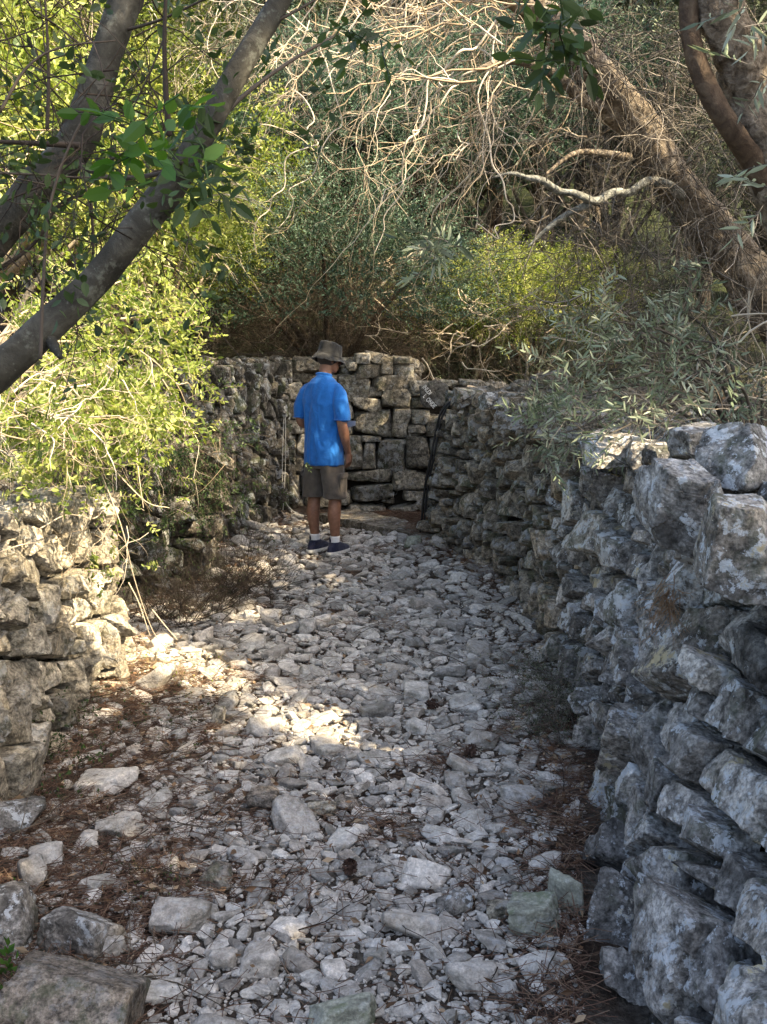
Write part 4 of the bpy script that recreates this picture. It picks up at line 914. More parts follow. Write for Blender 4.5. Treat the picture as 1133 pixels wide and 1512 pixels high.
# folded sheet in the left hand
g = Geo(); uu, vv = np.meshgrid(np.linspace(0, 1, 12), np.linspace(0, 1, 12), indexing='ij'); A = np.array([-.02, .265, 1.10]); U = np.array([.165, -.02, -.01]); Vv = np.array([-.03, .03, -.09])
for off in (0, .004):
    Q = A + uu[..., None] * U + vv[..., None] * Vv * (1 - .55 * uu[..., None]) + np.array([0, off, 0]) + (np.sin(uu * 7) * .006)[..., None] * np.array([0, 1, .3])
    i, j = np.meshgrid(np.arange(11), np.arange(11), indexing='ij'); i = i.ravel(); j = j.ravel(); g.add(Q, np.stack([i * 12 + j, (i + 1) * 12 + j, (i + 1) * 12 + j + 1, i * 12 + j + 1], 1), (.5, .5, .5))
Rm = np.array(Matrix.Rotation(math.radians(-33), 3, 'Z')); allv = np.concatenate(g.v) @ Rm.T + np.array(man.location); g.v = [allv]
g.build('folded_sheet', M['paper'], None, tuple(allv.mean(0)), tags=dict(label="small white folded sheet showing beyond the man's right elbow", cat='paper'))

# ------------------------------------------------------------------ vegetation
rv = np.random.default_rng(21)
def clump_pts(cent, rad, n, shell=.5):
    cent = np.asarray(cent, float); rad = np.asarray(rad, float); k = rv.integers(0, len(cent), n)
    d = nrm(rv.normal(size=(n, 3))); r = rv.uniform(shell, 1, n) ** .7
    return cent[k] + d * r[:, None] * rad[k][:, None] * np.array([1, 1, .8]), d
def make_tree(kind, name, R, H, nclump, ntwig, nleaf, lsize, leafm, twigm, barkm, aspect=.38, bare=60, bare_len=.9, z0=.35, tl=.28, crad=.5):
    root = bpy.data.objects.new(name, None); COL.objects.link(root); root.empty_display_size = .2
    d = nrm(rv.normal(size=(nclump, 3))); d[:, 2] = np.abs(d[:, 2]) * 1.2 - .25; rr = rv.uniform(.55, 1.0, (nclump, 1))
    cen = d * rr * np.array([R, R, H * .5 * (1 - z0) * 1.05]) + np.array([0, 0, H * (z0 + (1 - z0) * .45)])
    gt = Geo(); 
    for q in range(3):
        a = rv.uniform(0, 6.28); tip = np.array([math.cos(a) * R * .3, math.sin(a) * R * .3, H * .75])
        tube(gt, [(rv.normal(0, .08), rv.normal(0, .08), -.3), (tip[0] * .25, tip[1] * .25, H * .25), tip * np.array([.7, .5, .66]), tip], [.07, .055, .04, .015], 24, 8, bumpy=.12, seed=q)
    gt.build('trunk', M[barkm], root)
    gb = Geo()
    for c in cen:
        s0 = np.array([0, 0, H * rv.uniform(.05, .4)]); m = s0 * .45 + c * .55 + rv.normal(0, .15, 3) * np.array([1, 1, .6]); tube(gb, [s0, m, c], [.03, .02, .008], 12, 5, col=rv.uniform(0, 1, 3), cap=False)
    P0, D0 = clump_pts(cen, np.full(nclump, crad), bare, .1)
    brush(gb, P0, D0 + np.array([0, 0, .1]), bare_len * rv.uniform(.5, 1.2, bare), rv, 3, (4, 3), 7, .22, .06, .0065, .8, .5)
    gb.build('branches', M[twigm], root)
    gl = Geo(); P0, D0 = clump_pts(cen, np.full(nclump, crad) * rv.uniform(.7, 1.3, nclump), ntwig, .3)
    sprays(gl, None, P0, D0 + rv.normal(0, .5, P0.shape) + np.array([0, 0, .25]), tl * rv.uniform(.6, 1.3, ntwig), nleaf, lsize, rv, aspect)
    gl.build('crown', M[leafm], root, smooth=False); root['k'] = kind
    return root
protos = {
 'yellow': [make_tree('yellow', 'shrub', 1.5, 3.0, 16, 3000, 12, .052, 'leaf_yellow', 'twig_pale', 'bark_dark', .45, 60),
            make_tree('yellow', 'shrub', 1.3, 3.6, 16, 2600, 12, .045, 'leaf_yellow', 'twig_pale', 'bark_dark', .4, 90)],
 'blue': [make_tree('blue', 'evergreen_tree', 1.7, 3.6, 20, 3600, 12, .045, 'leaf_blue', 'twig_grey', 'bark_dark', .34, 230),
          make_tree('blue', 'evergreen_tree', 1.5, 3.2, 18, 3000, 12, .05, 'leaf_blue', 'twig_grey', 'bark_dark', .32, 170, 1.2)],
 'grey': [make_tree('grey', 'wild_olive_tree', 1.6, 3.6, 18, 2800, 12, .05, 'leaf_grey', 'twig_grey', 'bark_rough', .22, 260, 1.1),
          make_tree('grey', 'wild_olive_tree', 1.8, 4.0, 20, 3300, 12, .045, 'leaf_grey', 'twig_grey', 'bark_rough', .26, 200, 1.1)]}
used = set()
def put(kind, v, x, y, s, label, group, rz=None, dz=0):
    p = protos[kind][v]
    if id(p) in used: o = copy_tree(p)
    else: o = p; used.add(id(p))
    o.location = (x, y, gz(x, y) + dz); o.rotation_euler = (0, 0, rv.uniform(0, 6.28) if rz is None else rz); s = np.atleast_1d(s); o.scale = (s[0], s[0], s[-1])
    if 'k' in o: del o['k']
    return tag(o, label, {'shrub': 'shrub', 'evergreen_tree': 'tree', 'wild_olive_tree': 'tree'}[o.name.split('.')[0]], group)
LB = {'yellow': ('bright yellow-green shrub in the thicket behind the walls at upper left', 'sunlit yellow-green shrubs at upper left'),
      'blue': ('blue-green evergreen tree in the thicket rising behind the end wall', 'evergreen trees behind the end wall'),
      'grey': ('grey-green wild olive tree in the thicket at upper right', 'wild olives at upper right')}
GAPL = 'low yellow-green shrub lit by the sun in the gap above the right wall'
# (kind, variant, px, Y, scale xy, scale z)
spots = [('yellow',0,-40,6.6,1.0,.95),('yellow',1,110,7.6,1.0,1.0),('yellow',0,230,9.6,.8,.75),('yellow',1,20,9.5,1.2,1.2),('yellow',0,180,11.5,1.2,1.2),('grey',1,310,13.2,1.0,1.0),('yellow',0,60,13.0,1.3,1.4),
 ('blue',1,400,13.2,1.1,1.1),('blue',0,520,13.0,1.1,1.1),('blue',1,640,14.0,1.2,1.2),('blue',0,800,14.2,1.2,1.2),('grey',0,900,14.6,1.0,1.0),('grey',1,1030,14.0,1.0,1.0),('grey',0,1170,11.5,1.0,.9),('grey',1,1290,8.6,.9,.9),
 ('yellow',1,200,16,1.4,1.5),('grey',0,380,16.5,1.3,1.4),('blue',0,470,17,1.4,1.5),('blue',1,600,18,1.4,1.6),('blue',0,730,17,1.3,1.5),('grey',1,860,17,1.4,1.5),('grey',0,1000,15.5,1.4,1.5),('grey',1,1130,14,1.4,1.4),('grey',0,1250,12,1.2,1.2),
 ('yellow',0,-60,17,1.6,1.8),('yellow',1,80,20,1.8,2.0),('yellow',0,260,22,1.8,2.0),('blue',1,380,22,1.8,2.0),('blue',0,520,23,1.8,2.0),('blue',1,680,24,1.9,2.1),('blue',0,830,23,1.8,2.0),('grey',1,960,22,1.8,2.0),('grey',0,1100,20,1.8,2.0),('grey',1,1250,19,1.8,1.9),
 ('yellow',1,0,28,2.2,2.6),('yellow',0,150,30,2.3,2.6),('blue',1,300,30,2.3,2.6),('blue',0,450,31,2.4,2.6),('blue',1,600,32,2.4,2.6),('blue',0,760,31,2.4,2.6),('grey',1,900,30,2.3,2.6),('grey',0,1050,29,2.3,2.6),('grey',1,1180,28,2.2,2.5),
 ('blue',0,80,42,3.2,3.6),('blue',1,330,43,3.2,3.6),('blue',0,560,44,3.2,3.6),('blue',1,800,43,3.2,3.6),('blue',0,1040,42,3.2,3.6)]
for (k, v, px, Y, s1, s2) in spots:
    p = P(px, 500, Y); far = Y > 26
    put(k, v, p[0], Y, (s1, s2), ('tall tree far up the hillside behind the thicket' if far else LB[k][0]), 'trees far up the hillside' if far else LB[k][1])
for (px, Y, s1) in ((700, 12.3, .34), (780, 12.1, .38)):
    put('yellow', 0 if px > 650 else 1, P(px, 500, Y)[0], Y, (s1 * 2.0, s1 * 1.9), GAPL, 'sunlit shrubs in the gap above the right wall', None, -1.0 * s1)

# domed shrub whose brown twigs hang over the end wall
def dome():
    base = np.array([-.62, 11.25, 1.2]); t = thing('domed_shrub', 'dark domed shrub with a dense underside of fine brown twigs above the man', 'shrub', tuple(base)); gb = Geo(); gl = Geo(); gk = Geo()
    for q in range(9):
        a = q / 9 * 6.28 + rv.uniform(-.2, .2); e = np.array([math.cos(a) * 1.3, math.sin(a) * 1.0, 1.2 + rv.uniform(-.2, .3)])
        tube(gk, [base - [0, 0, .3], base + e * np.array([.3, .3, .45]), base + e * np.array([.75, .75, .9]), base + e], [.045, .032, .02, .008], 20, 7, bumpy=.1, seed=q)
    n = 420; a = rv.uniform(0, 6.28, n); el = rv.uniform(.05, 1.2, n); D = np.stack([np.cos(a) * np.cos(el) * 1.25, np.sin(a) * np.cos(el), np.sin(el) * .9 + .25], 1)
    P0 = base + D * rv.uniform(.1, 1.0, (n, 1))
    brush(gb, P0, D + rv.normal(0, .55, D.shape), rv.uniform(.6, 1.4, n), rv, 3, (6, 5), 9, .36, .04, .005, 1.1, .55)
    n = 4200; a = rv.uniform(0, 6.28, n); el = np.arcsin(rv.uniform(.05, 1, n)); D = np.stack([np.cos(a) * np.cos(el) * 1.45, np.sin(a) * np.cos(el) * 1.2, np.sin(el) * 1.25], 1)
    P0 = base + np.array([0, 0, .75]) + D * rv.uniform(.75, 1.4, (n, 1)); sprays(gl, gb, P0, D + rv.normal(0, .4, D.shape), rv.uniform(.12, .3, n), 10, .045, rv, .34)
    gk.build('stem', M['bark_dark'], t, tuple(base)); gb.build('twigs', M['twig_brown'], t, tuple(base)); gl.build('crown', M['leaf_blue'], t, tuple(base), smooth=False)
dome()

def px_path(pts): return [P(x, y, Y) for x, y, Y in pts]
# foreground tree at left: two limbs crossing the upper left corner
fb = np.array([-1.72, 1.9, .85]); t = thing('smooth_barked_tree', 'dark smooth-barked tree close by, its two limbs slanting across the upper left corner', 'tree', tuple(fb))
g = Geo(); tube(g, [fb - [0, 0, .3], fb + [.1, 0, .2], P(-230, 640, 1.95), P(-110, 610, 1.95)], [.10, .085, .065, .052], 30, 18, bumpy=.05); g.build('trunk', M['bark_smooth'], t, tuple(fb))
g = Geo(); tube(g, px_path([(-120, 612, 1.95), (-50, 580, 1.95), (20, 528, 1.97), (75, 478, 2.0), (140, 415, 2.02), (205, 335, 2.05), (262, 262, 2.08), (305, 190, 2.1), (352, 105, 2.15), (400, 25, 2.2), (450, -70, 2.25)]), [.040, .037, .034, .032, .030, .030, .029, .027, .025, .024, .022], 90, 18, bumpy=.13, seed=3)
tube(g, px_path([(70, 490, 2.0), (80, 512, 1.96), (90, 528, 1.93)]), [.014, .010, .005], 8, 8, bumpy=.1); g.build('limb', M['bark_smooth'], t, tuple(fb))
g = Geo(); tube(g, px_path([(-230, 640, 1.95), (-170, 520, 2.05), (-90, 430, 2.2), (0, 340, 2.3), (60, 272, 2.32), (108, 218, 2.35), (138, 150, 2.38), (160, 75, 2.4), (188, -5, 2.42), (205, -80, 2.45)]), [.050, .048, .046, .043, .040, .041, .037, .034, .038, .041], 90, 18, bumpy=.13, seed=5)
g.build('limb', M['bark_smooth'], t, tuple(fb))
g = Geo()
for pts, r in [([(112, 240, 2.3), (160, 262, 2.2), (228, 258, 2.1), (270, 240, 2.0)], .007), ([(120, 215, 2.3), (60, 212, 2.25), (-30, 208, 2.2)], .008), ([(262, 262, 2.08), (300, 215, 2.15), (350, 150, 2.3), (430, 90, 2.5), (500, 50, 2.7)], .007),
               ([(250, 200, 1.9), (245, 130, 1.9), (243, 60, 1.9), (246, -30, 1.9)], .006), ([(60, 530, 1.8), (64, 420, 1.85), (75, 300, 1.9), (110, 200, 1.95), (160, 120, 2.0)], .004),
               ([(135, 300, 2.4), (138, 360, 2.4), (135, 400, 2.4)], .004), ([(70, 190, 2.2), (72, 100, 2.2), (66, -20, 2.2)], .005), ([(0, 165, 2.0), (40, 100, 2.05), (90, 70, 2.1), (170, 60, 2.2)], .0035), ([(-20, 410, 2.3), (50, 360, 2.3), (90, 300, 2.3), (150, 285, 2.3)], .005),
               ([(-20, 255, 2.1), (60, 258, 2.1), (120, 262, 2.1), (220, 262, 2.1)], .0025), ([(380, 45, 2.2), (430, 20, 2.2), (500, -20, 2.3)], .004), ([(185, 45, 2.4), (240, 28, 2.3), (320, -10, 2.2)], .004)]:
    tube(g, px_path(pts), [r, r * .5], 30, 6, col=rv.uniform(0, 1, 3))
n = 120; X = rv.uniform(-60, 250, n); Y_ = rv.uniform(-20, 420, n) ; P0 = np.array([P(x, y, rv.uniform(1.9, 2.8)) for x, y in zip(X, Y_)])
W, d = brush(g, P0, rv.normal(size=(n, 3)), rv.uniform(.2, .5, n), rv, 3, (3, 2), 7, .25, .0, .0022, .8, .6)
g.build('twigs', M['twig_dark'], t, tuple(fb))
gl = Geo(); wx, wy, _ = pix(W[:, -1]); okw = np.where(~((wx > 330) & (wy > 250)))[0]; n = 230; idx = rv.choice(okw, n); sprays(gl, None, W[idx, -1], d[idx] + rv.normal(0, .3, (n, 3)), rv.uniform(.06, .12, n), 6, .028, rv, .55, True)
for cx_, cy_, sx_, sy_, Yc, ns, ls in ((805, 40, 42, 38, 1.75, 16, .042), (520, 40, 26, 30, 1.9, 9, .03), (290, 260, 45, 45, 2.0, 14, .04), (60, 300, 60, 90, 2.2, 18, .028)):
    P0 = np.array([P(cx_ + rv.normal(0, sx_ * .6), cy_ + rv.normal(0, sy_ * .6), Yc + rv.normal(0, .06)) for _ in range(ns)])
    sprays(gl, gl, P0, rv.normal(size=(ns, 3)) + [0, 0, -.3], np.full(ns, .09), 6, ls, rv, .5, True)
gl.build('dark_foliage', M['leaf_dark'], t, tuple(fb), smooth=False)
gl = Geo(); ns = 13; P0 = np.array([P(rv.normal(245, 30), rv.normal(195, 28), 1.5 + rv.normal(0, .05)) for _ in range(ns)])
sprays(gl, gl, P0, rv.normal(size=(ns, 3)) * [1, .5, .6], np.full(ns, .06), 4, .038, rv, .55, True); gl.build('fresh_foliage', M['leaf_fresh'], t, tuple(fb), smooth=False)
# the dark leaf cluster at the top hangs from a long shoot of the same tree
g = Geo(); tube(g, px_path([(450, -70, 2.25), (600, -90, 2.0), (720, -60, 1.8), (800, 10, 1.75), (815, 60, 1.75)]), [.010, .007, .004, .002], 40, 6); g.build('shoot', M['twig_dark'], t, tuple(fb))

# leaning cracked-bark tree at right
rbp = np.array([2.55, 5.7, .95]); t = thing('leaning_tree', 'old cracked-bark tree leaning left over the right wall, its upper trunk sunlit', 'tree', tuple(rbp))
g = Geo(); tube(g, [rbp - [0, 0, .3], P(1230, 560, 5.65), P(1180, 500, 5.6), P(1125, 440, 5.55), P(1060, 350, 5.45), P(1000, 268, 5.35), P(945, 195, 5.25), P(900, 135, 5.15), P(850, 70, 5.05), P(790, 10, 4.95), P(720, -50, 4.85)], [.18, .155, .135, .125, .105, .097, .097, .095, .085, .075, .065], 150, 28, bumpy=.28, seed=8)
g.build('trunk', M['bark_rough'], t, tuple(rbp))
g = Geo(); tube(g, px_path([(930, 165, 5.2), (870, 152, 5.1), (820, 110, 5.0), (760, 88, 4.9), (705, 103, 4.8)]), [.034, .030, .028, .022, .012], 50, 10, bumpy=.12, seed=2)
tube(g, px_path([(930, 232, 5.2), (880, 225, 5.1), (845, 228, 5.0), (805, 258, 4.9)]), [.022, .016, .012, .006], 40, 8, bumpy=.1, seed=4); g.build('limb', M['bark_rough'], t, tuple(rbp))
g = Geo(); tube(g, px_path([(1010, 290, 5.3), (985, 272, 5.2), (955, 268, 5.2), (930, 284, 5.1), (905, 284, 5.05), (880, 296, 5.0), (850, 286, 4.95), (825, 282, 4.95), (800, 266, 4.9), (778, 262, 4.9), (755, 256, 4.9), (728, 262, 4.9)]), [.026, .023, .021, .019, .017, .015, .010, .005], 110, 10, bumpy=.3, seed=6)
tube(g, px_path([(872, 300, 5.0), (835, 318, 5.0), (800, 345, 5.0), (780, 365, 5.0)]), [.018, .016, .010, .005], 40, 8, bumpy=.14, seed=7); g.build('lichened_limb', M['bark_lichen'], t, tuple(rbp))
g = Geo()
def seeds(lst, n, sx, sy, sY=.15):
    out = []
    for _ in range(n):
        k = rv.integers(0, len(lst)); x, y, Y = lst[k]; out.append(P(x + rv.normal(0, sx), y + rv.normal(0, sy), Y + rv.normal(0, sY)))
    return np.array(out)
# long arching bleached twigs
n = 26; P0 = seeds([(860, 60, 5.1), (800, 40, 5.0), (740, 10, 4.9), (720, 95, 4.8), (680, 30, 4.9), (900, 140, 5.2)], n, 22, 22)
brush(g, P0, np.array([-1.0, -.05, .15]) + rv.normal(0, .35, (n, 3)), rv.uniform(.6, 1.3, n), rv, 3, (5, 3), 14, .24, [-.02, 0, -.07], .0058, .9, .5, 4)
n = 22; P0 = seeds([(620, -20, 5.3), (480, -30, 5.6), (380, -20, 5.8), (560, 20, 5.4), (330, 40, 5.8), (450, 60, 5.7)], n, 40, 25)
brush(g, P0, np.array([-.25, -.1, -.5]) + rv.normal(0, .5, (n, 3)), rv.uniform(.4, 1.1, n), rv, 3, (5, 3), 13, .27, [-.02, 0, -.04], .005, .9, .5, 4)
n = 18; P0 = seeds([(640, 100, 5.0), (680, 190, 5.0), (720, 180, 5.0), (850, 250, 5.0)], n, 30, 30)
brush(g, P0, np.array([-.5, -.1, -.4]) + rv.normal(0, .5, (n, 3)), rv.uniform(.4, 1.0, n), rv, 3, (5, 3), 13, .27, [-.02, 0, -.03], .0046, .9, .5, 4)
for pts, r in [([(740, 20, 4.9), (690, 70, 4.8), (630, 120, 4.8), (605, 210, 4.8), (575, 290, 4.85), (548, 372, 4.9)], .009), ([(705, 103, 4.8), (660, 150, 4.8), (620, 190, 4.8), (600, 250, 4.8), (560, 310, 4.8)], .007),
               ([(760, 88, 4.8), (720, 130, 4.75), (735, 250, 4.7), (752, 310, 4.7), (735, 340, 4.7), (690, 335, 4.7)], .0065), ([(620, -10, 5.0), (590, 60, 5.0), (600, 150, 5.0), (590, 200, 5.0)], .006), ([(520, -20, 5.3), (480, 80, 5.3), (500, 190, 5.3), (440, 280, 5.3), (420, 340, 5.3)], .006),
               ([(430, 130, 5.4), (470, 200, 5.3), (420, 250, 5.3), (395, 330, 5.3), (370, 370, 5.3)], .006)]:
    pp = smooth_path(np.array(px_path(pts)), 14); pp[1:] += rv.normal(0, .022, (13, 3)); tube(g, pp, [r * .7, r * .55, r * .22], 60, 6, col=(.8, .5, .5))
g.build('bleached_twigs', M['twig_pale'], t, tuple(rbp))
# grey tangle along its trunk and behind the wall
g = Geo(); n = 430; P0 = seeds([(820, 380, 5.8), (1060, 200, 5.8), (980, 100, 5.8), (880, 330, 5.6), (960, 380, 5.6), (1040, 420, 5.4), (1100, 500, 5.2), (1000, 500, 5.4), (920, 440, 5.6), (1080, 360, 5.8), (1120, 560, 4.8), (1115, 585, 5.2), (850, 260, 5.4), (1000, 200, 5.5)], n, 50, 45, .35)
brush(g, P0, rv.normal(size=(n, 3)) + [-.2, 0, 0], rv.uniform(.35, .9, n), rv, 3, (4, 3), 9, .22, [0, 0, -.04], .0032, .8, .55)
n = 200; P0 = seeds([(960, 180, 5.2), (1010, 270, 5.3), (1060, 340, 5.3), (900, 100, 5.0), (850, 50, 5.0)], n, 22, 22, .1)
brush(g, P0, rv.normal(size=(n, 3)) + [0, 0, -.3], rv.uniform(.3, .8, n), rv, 2, (3,), 9, .2, [0, 0, -.08], .003, .8, .55)
g.build('grey_twigs', M['twig_grey'], t, tuple(rbp))
g = Geo(); n = 36; P0 = seeds([(1125, 590, 4.6), (1110, 570, 5.2), (1060, 540, 4.6), (1000, 520, 4.8), (1110, 480, 4.8), (950, 590, 4.6), (1090, 600, 4.3)], n, 40, 30, .2)
brush(g, P0, rv.normal(size=(n, 3)) + [-.3, 0, .3], rv.uniform(.2, .5, n), rv, 2, (3,), 7, .2, .03, .0055, .8, .55, 5); g.build('dead_sticks', M['twig_pale'], t, tuple(rbp))

# second trunk in the upper right corner
r2 = np.array([2.5, 4.6, .98]); t = thing('twin_limbed_tree', 'reddish-barked trunk with a curving dark side limb in the upper right corner', 'tree', tuple(r2))
g = Geo(); tube(g, [r2 - [0, 0, .3], r2 + [0, 0, .5], P(1230, 420, 4.5), P(1165, 300, 4.45), P(1130, 215, 4.4), P(1100, 140, 4.4), P(1092, 80, 4.35), P(1062, 20, 4.3), P(1030, -60, 4.3)], [.17, .16, .14, .12, .11, .105, .10, .095, .085], 110, 24, bumpy=.22, seed=11); g.build('trunk', M['bark_rough'], t, tuple(r2))
g = Geo(); tube(g, px_path([(1200, 330, 4.5), (1140, 285, 4.4), (1110, 235, 4.35), (1080, 190, 4.3), (1045, 130, 4.3), (1022, 70, 4.3), (1018, 10, 4.3), (1030, -50, 4.3)]), [.060, .055, .050, .044, .043, .040, .038, .036], 80, 16, bumpy=.15, seed=12); g.build('limb', M['bark_dark'], t, tuple(r2))
gl = Geo(); g = Geo(); P0 = seeds([(1130, 130, 3.0), (1150, 250, 3.0), (1120, 40, 3.2)], 16, 18, 30); sprays(gl, g, P0, rv.normal(size=(16, 3)), np.full(16, .14), 8, .06, rv, .2, True)
gl.build('foliage', M['leaf_olive'], t, tuple(r2), smooth=False); g.build('twigs', M['twig_grey'], t, tuple(r2))

# wild olive shoots over the right wall
ob = np.array([1.75, 4.5, 1.0]); t = thing('olive_shrub', 'narrow-leaved grey-green shrub spilling over the top of the right wall', 'shrub', tuple(ob)); g = Geo(); gl = Geo()
cl = [(900, 470, 4.3), (850, 540, 4.3), (960, 520, 4.2), (835, 590, 4.3), (905, 560, 4.0), (1000, 560, 4.2), (870, 480, 4.6), (940, 610, 3.9), (1020, 500, 4.6), (830, 640, 4.2), (900, 640, 3.8), (1060, 600, 3.9), (980, 450, 4.8), (1115, 585, 4.4)]
for x, y, Y in cl: tube(g, [ob, ob * .5 + P(x, y, Y) * .5 + [0, 0, .25], P(x, y, Y)], [.012, .007, .003], 24, 5, col=(.3, .5, .5), cap=False)
n = 250; P0 = seeds(cl, n, 26, 24, .14); sprays(gl, g, P0, rv.normal(size=(n, 3)) + [-.35, -.2, .15], rv.uniform(.10, .26, n), 11, .050, rv, .20, True, r=.0016)
n = 40; P0 = seeds([(840, 640, 4.1), (930, 640, 3.8), (990, 620, 3.8), (800, 600, 4.4)], n, 40, 15, .1); brush(g, P0, rv.normal(size=(n, 3)) + [-.2, 0, -.2], rv.uniform(.15, .4, n), rv, 2, (3,), 7, .25, .03, .0018, .8)
g.build('stems', M['twig_grey'], t, tuple(ob)); gl.build('foliage', M['leaf_olive'], t, tuple(ob), smooth=False)
ot = P(645, 350, 3.4); t = thing('olive_sprig', 'pale sunlit sprig of narrow leaves hanging above the right wall corner', 'sprig', tuple(ot)); gl = Geo(); g = Geo()
tube(g, px_path([(800, -60, 3.6), (752, 40, 3.6), (742, 120, 3.55), (700, 200, 3.5), (694, 262, 3.5), (660, 322, 3.4), (640, 385, 3.35)]), [.003, .002, .0012], 50, 5, col=(.1, .5, .5))
P0 = seeds([(648, 370, 3.4)], 14, 12, 12, .03); sprays(gl, g, P0, rv.normal(size=(14, 3)) * [1, .5, .6] + [0, 0, .1], np.full(14, .07), 7, .065, rv, .2, True)
g.build('stem', M['twig_grey'], t, tuple(ot)); gl.build('foliage', M['leaf_olive'], t, tuple(ot), smooth=False)

# bright shrub on the left wall
lb_ = np.array([-2.0, 4.3, .88]); t = thing('mastic_shrub', 'bright yellow-green shrub with small paired leaflets spilling over the left wall', 'shrub', tuple(lb_)); g = Geo(); gl = Geo()
cl = [(110, 430, 4.6), (190, 410, 4.8), (240, 460, 4.8), (150, 500, 4.4), (260, 510, 4.9), (210, 560, 4.5), (100, 560, 4.2), (180, 620, 4.2), (110, 640, 4.0), (60, 630, 3.9), (195, 640, 4.3), (60, 480, 4.4), (20, 600, 4.0), (230, 600, 4.6), (40, 680, 3.8), (150, 590, 4.2)]
for x, y, Y in cl: tube(g, [lb_, lb_ * .5 + P(x, y, Y) * .5 + [0, 0, .3], P(x, y, Y)], [.013, .009, .004], 24, 5, col=(.5, .5, .5), cap=False)
n = 1150; P0 = seeds(cl, n, 30, 30, .2); sprays(gl, g, P0, rv.normal(size=(n, 3)) + [.35, -.3, .25], rv.uniform(.07, .15, n), 11, .030, rv, .46, True, lift=.5, r=.0012)
n = 60; P0 = seeds([(190, 700, 4.2), (120, 715, 4.0), (215, 720, 4.5), (250, 640, 4.8), (290, 590, 5.0), (150, 830, 4.0)], n, 30, 20, .1)
sprays(gl, g, P0, rv.normal(size=(n, 3)) + [.3, -.2, -.3], rv.uniform(.06, .12, n), 9, .024, rv, .46, True, lift=.5, r=.001)
g.build('stems', M['twig_pale'], t, tuple(lb_)); gl.build('foliage', M['leaf_yellow'], t, tuple(lb_), smooth=False)
g = Geo(); n = 36; P0 = seeds([(20, 560, 3.8), (60, 620, 3.7), (100, 630, 3.8), (20, 670, 3.6), (150, 560, 4.0), (80, 600, 3.8)], n, 34, 24, .15)
brush(g, P0, np.array([.6, -.1, .0]) + rv.normal(0, .6, (n, 3)), rv.uniform(.2, .5, n), rv, 3, (3, 3), 8, .22, .03, .0042, .8, .55, 4); g.build('bleached_twigs', M['twig_pale'], t, tuple(lb_))
g = Geo()
for pts in ([(150, 700, 4.2), (180, 780, 4.2), (200, 860, 4.3), (225, 930, 4.4), (248, 960, 4.4)], [(240, 560, 4.7), (275, 620, 4.8), (295, 655, 4.8)], [(200, 650, 4.3), (205, 700, 4.2), (212, 750, 4.2)], [(165, 690, 4.2), (215, 740, 4.3), (250, 750, 4.4)], [(0, 815, 3.5), (30, 805, 3.6), (60, 800, 3.7)], [(190, 860, 4.3), (205, 890, 4.3), (222, 940, 4.3)], [(225, 900, 4.4), (245, 925, 4.4), (262, 945, 4.4)], [(60, 780, 3.8), (100, 760, 3.9), (140, 765, 4.0), (160, 740, 4.1)]):
    tube(g, px_path(pts), [.0032, .002], 30, 5, col=(.6, .5, .5))
n = 26; P0 = seeds([(170, 760, 4.2), (230, 700, 4.5), (280, 640, 4.9), (130, 800, 3.95)], n, 30, 30, .1); brush(g, P0, np.array([.1, -.2, -.8]) + rv.normal(0, .4, (n, 3)), rv.uniform(.15, .4, n), rv, 2, (2,), 8, .2, .05, .0018, .7)
g.build('hanging_vines', M['twig_pale'], t, tuple(lb_))

# dark wiry bush at the foot of the middle wall
def wiry(name, label, cat, base, seedl, n, L, tm, lm, nl=0, r0=.0024, up=.6, lv=(4, 4), ls=.010, group=None, sx=14):
    t = thing(name, label, cat, tuple(base), 0, group); g = Geo(); P0 = seeds(seedl, n, sx, 8, .12); P0[:, 2] = gheight(P0[:, 0], P0[:, 1]) - .01
    W, d = brush(g, P0, rv.normal(size=(n, 3)) * [1, 1, .4] + [0, 0, up], L * rv.uniform(.5, 1.2, n), rv, 3, lv, 8, .22, .02, r0, .8, .6); g.build('stems', M[tm], t, tuple(base))
    if nl:
        gl = Geo(); idx = rv.integers(0, len(W), nl); k = rv.integers(1, W.shape[1], nl); leaves(gl, W[idx, k], d[idx] + rv.normal(0, .7, (nl, 3)), ls * rv.uniform(.6, 1.3, nl), rv, .5); gl.build('foliage', M[lm], t, tuple(base), smooth=False)
wiry('wiry_bush', 'dark leafless wiry bush in the shade at the foot of the tumbled wall', 'bush', G(310, 880), [(230, 905, 5.9), (290, 890, 6.2), (350, 870, 6.6), (260, 895, 6.0), (330, 870, 6.4), (370, 850, 6.9)], 260, .55, 'twig_dark', 'leaf_dark', 2600, .003, lv=(4, 3), sx=26)
wiry('wiry_plant', 'fine grey-green wiry plant growing at the foot of the right wall', 'plant', G(830, 1060), [(800, 1010, 4.6), (830, 1040, 4.2), (840, 1090, 3.9), (810, 1050, 4.1)], 150, .26, 'twig_grey', 'leaf_grey', 6000, .0016, .7, (5, 4), .009)
wiry('dry_plant', 'dry brown wispy plant in the needles below the wiry plant at right', 'plant', G(850, 1180), [(840, 1190, 3.4), (860, 1230, 3.1)], 45, .16, 'needle', 'leaf_dry', 300, .0013, .6, (4, 3), .01)
wiry('wall_foot_weed', 'dark green weed at the foot of the left wall beside the pale boulder', 'weed', G(90, 1150), [(70, 1130, 3.75), (100, 1110, 3.9), (90, 1160, 3.5)], 40, .2, 'twig_brown', 'leaf_dark', 900, .0016, .7, (4, 3), .016)
wiry('bramble', 'brownish bramble on the shaded ground just below the sunlit patch', 'plant', G(220, 1090), [(170, 1080, 4.05), (240, 1085, 4.0), (300, 1090, 4.0), (120, 1095, 3.95)], 46, .2, 'twig_brown', 'leaf_dark', 700, .0014, .4, (4, 3), .012)
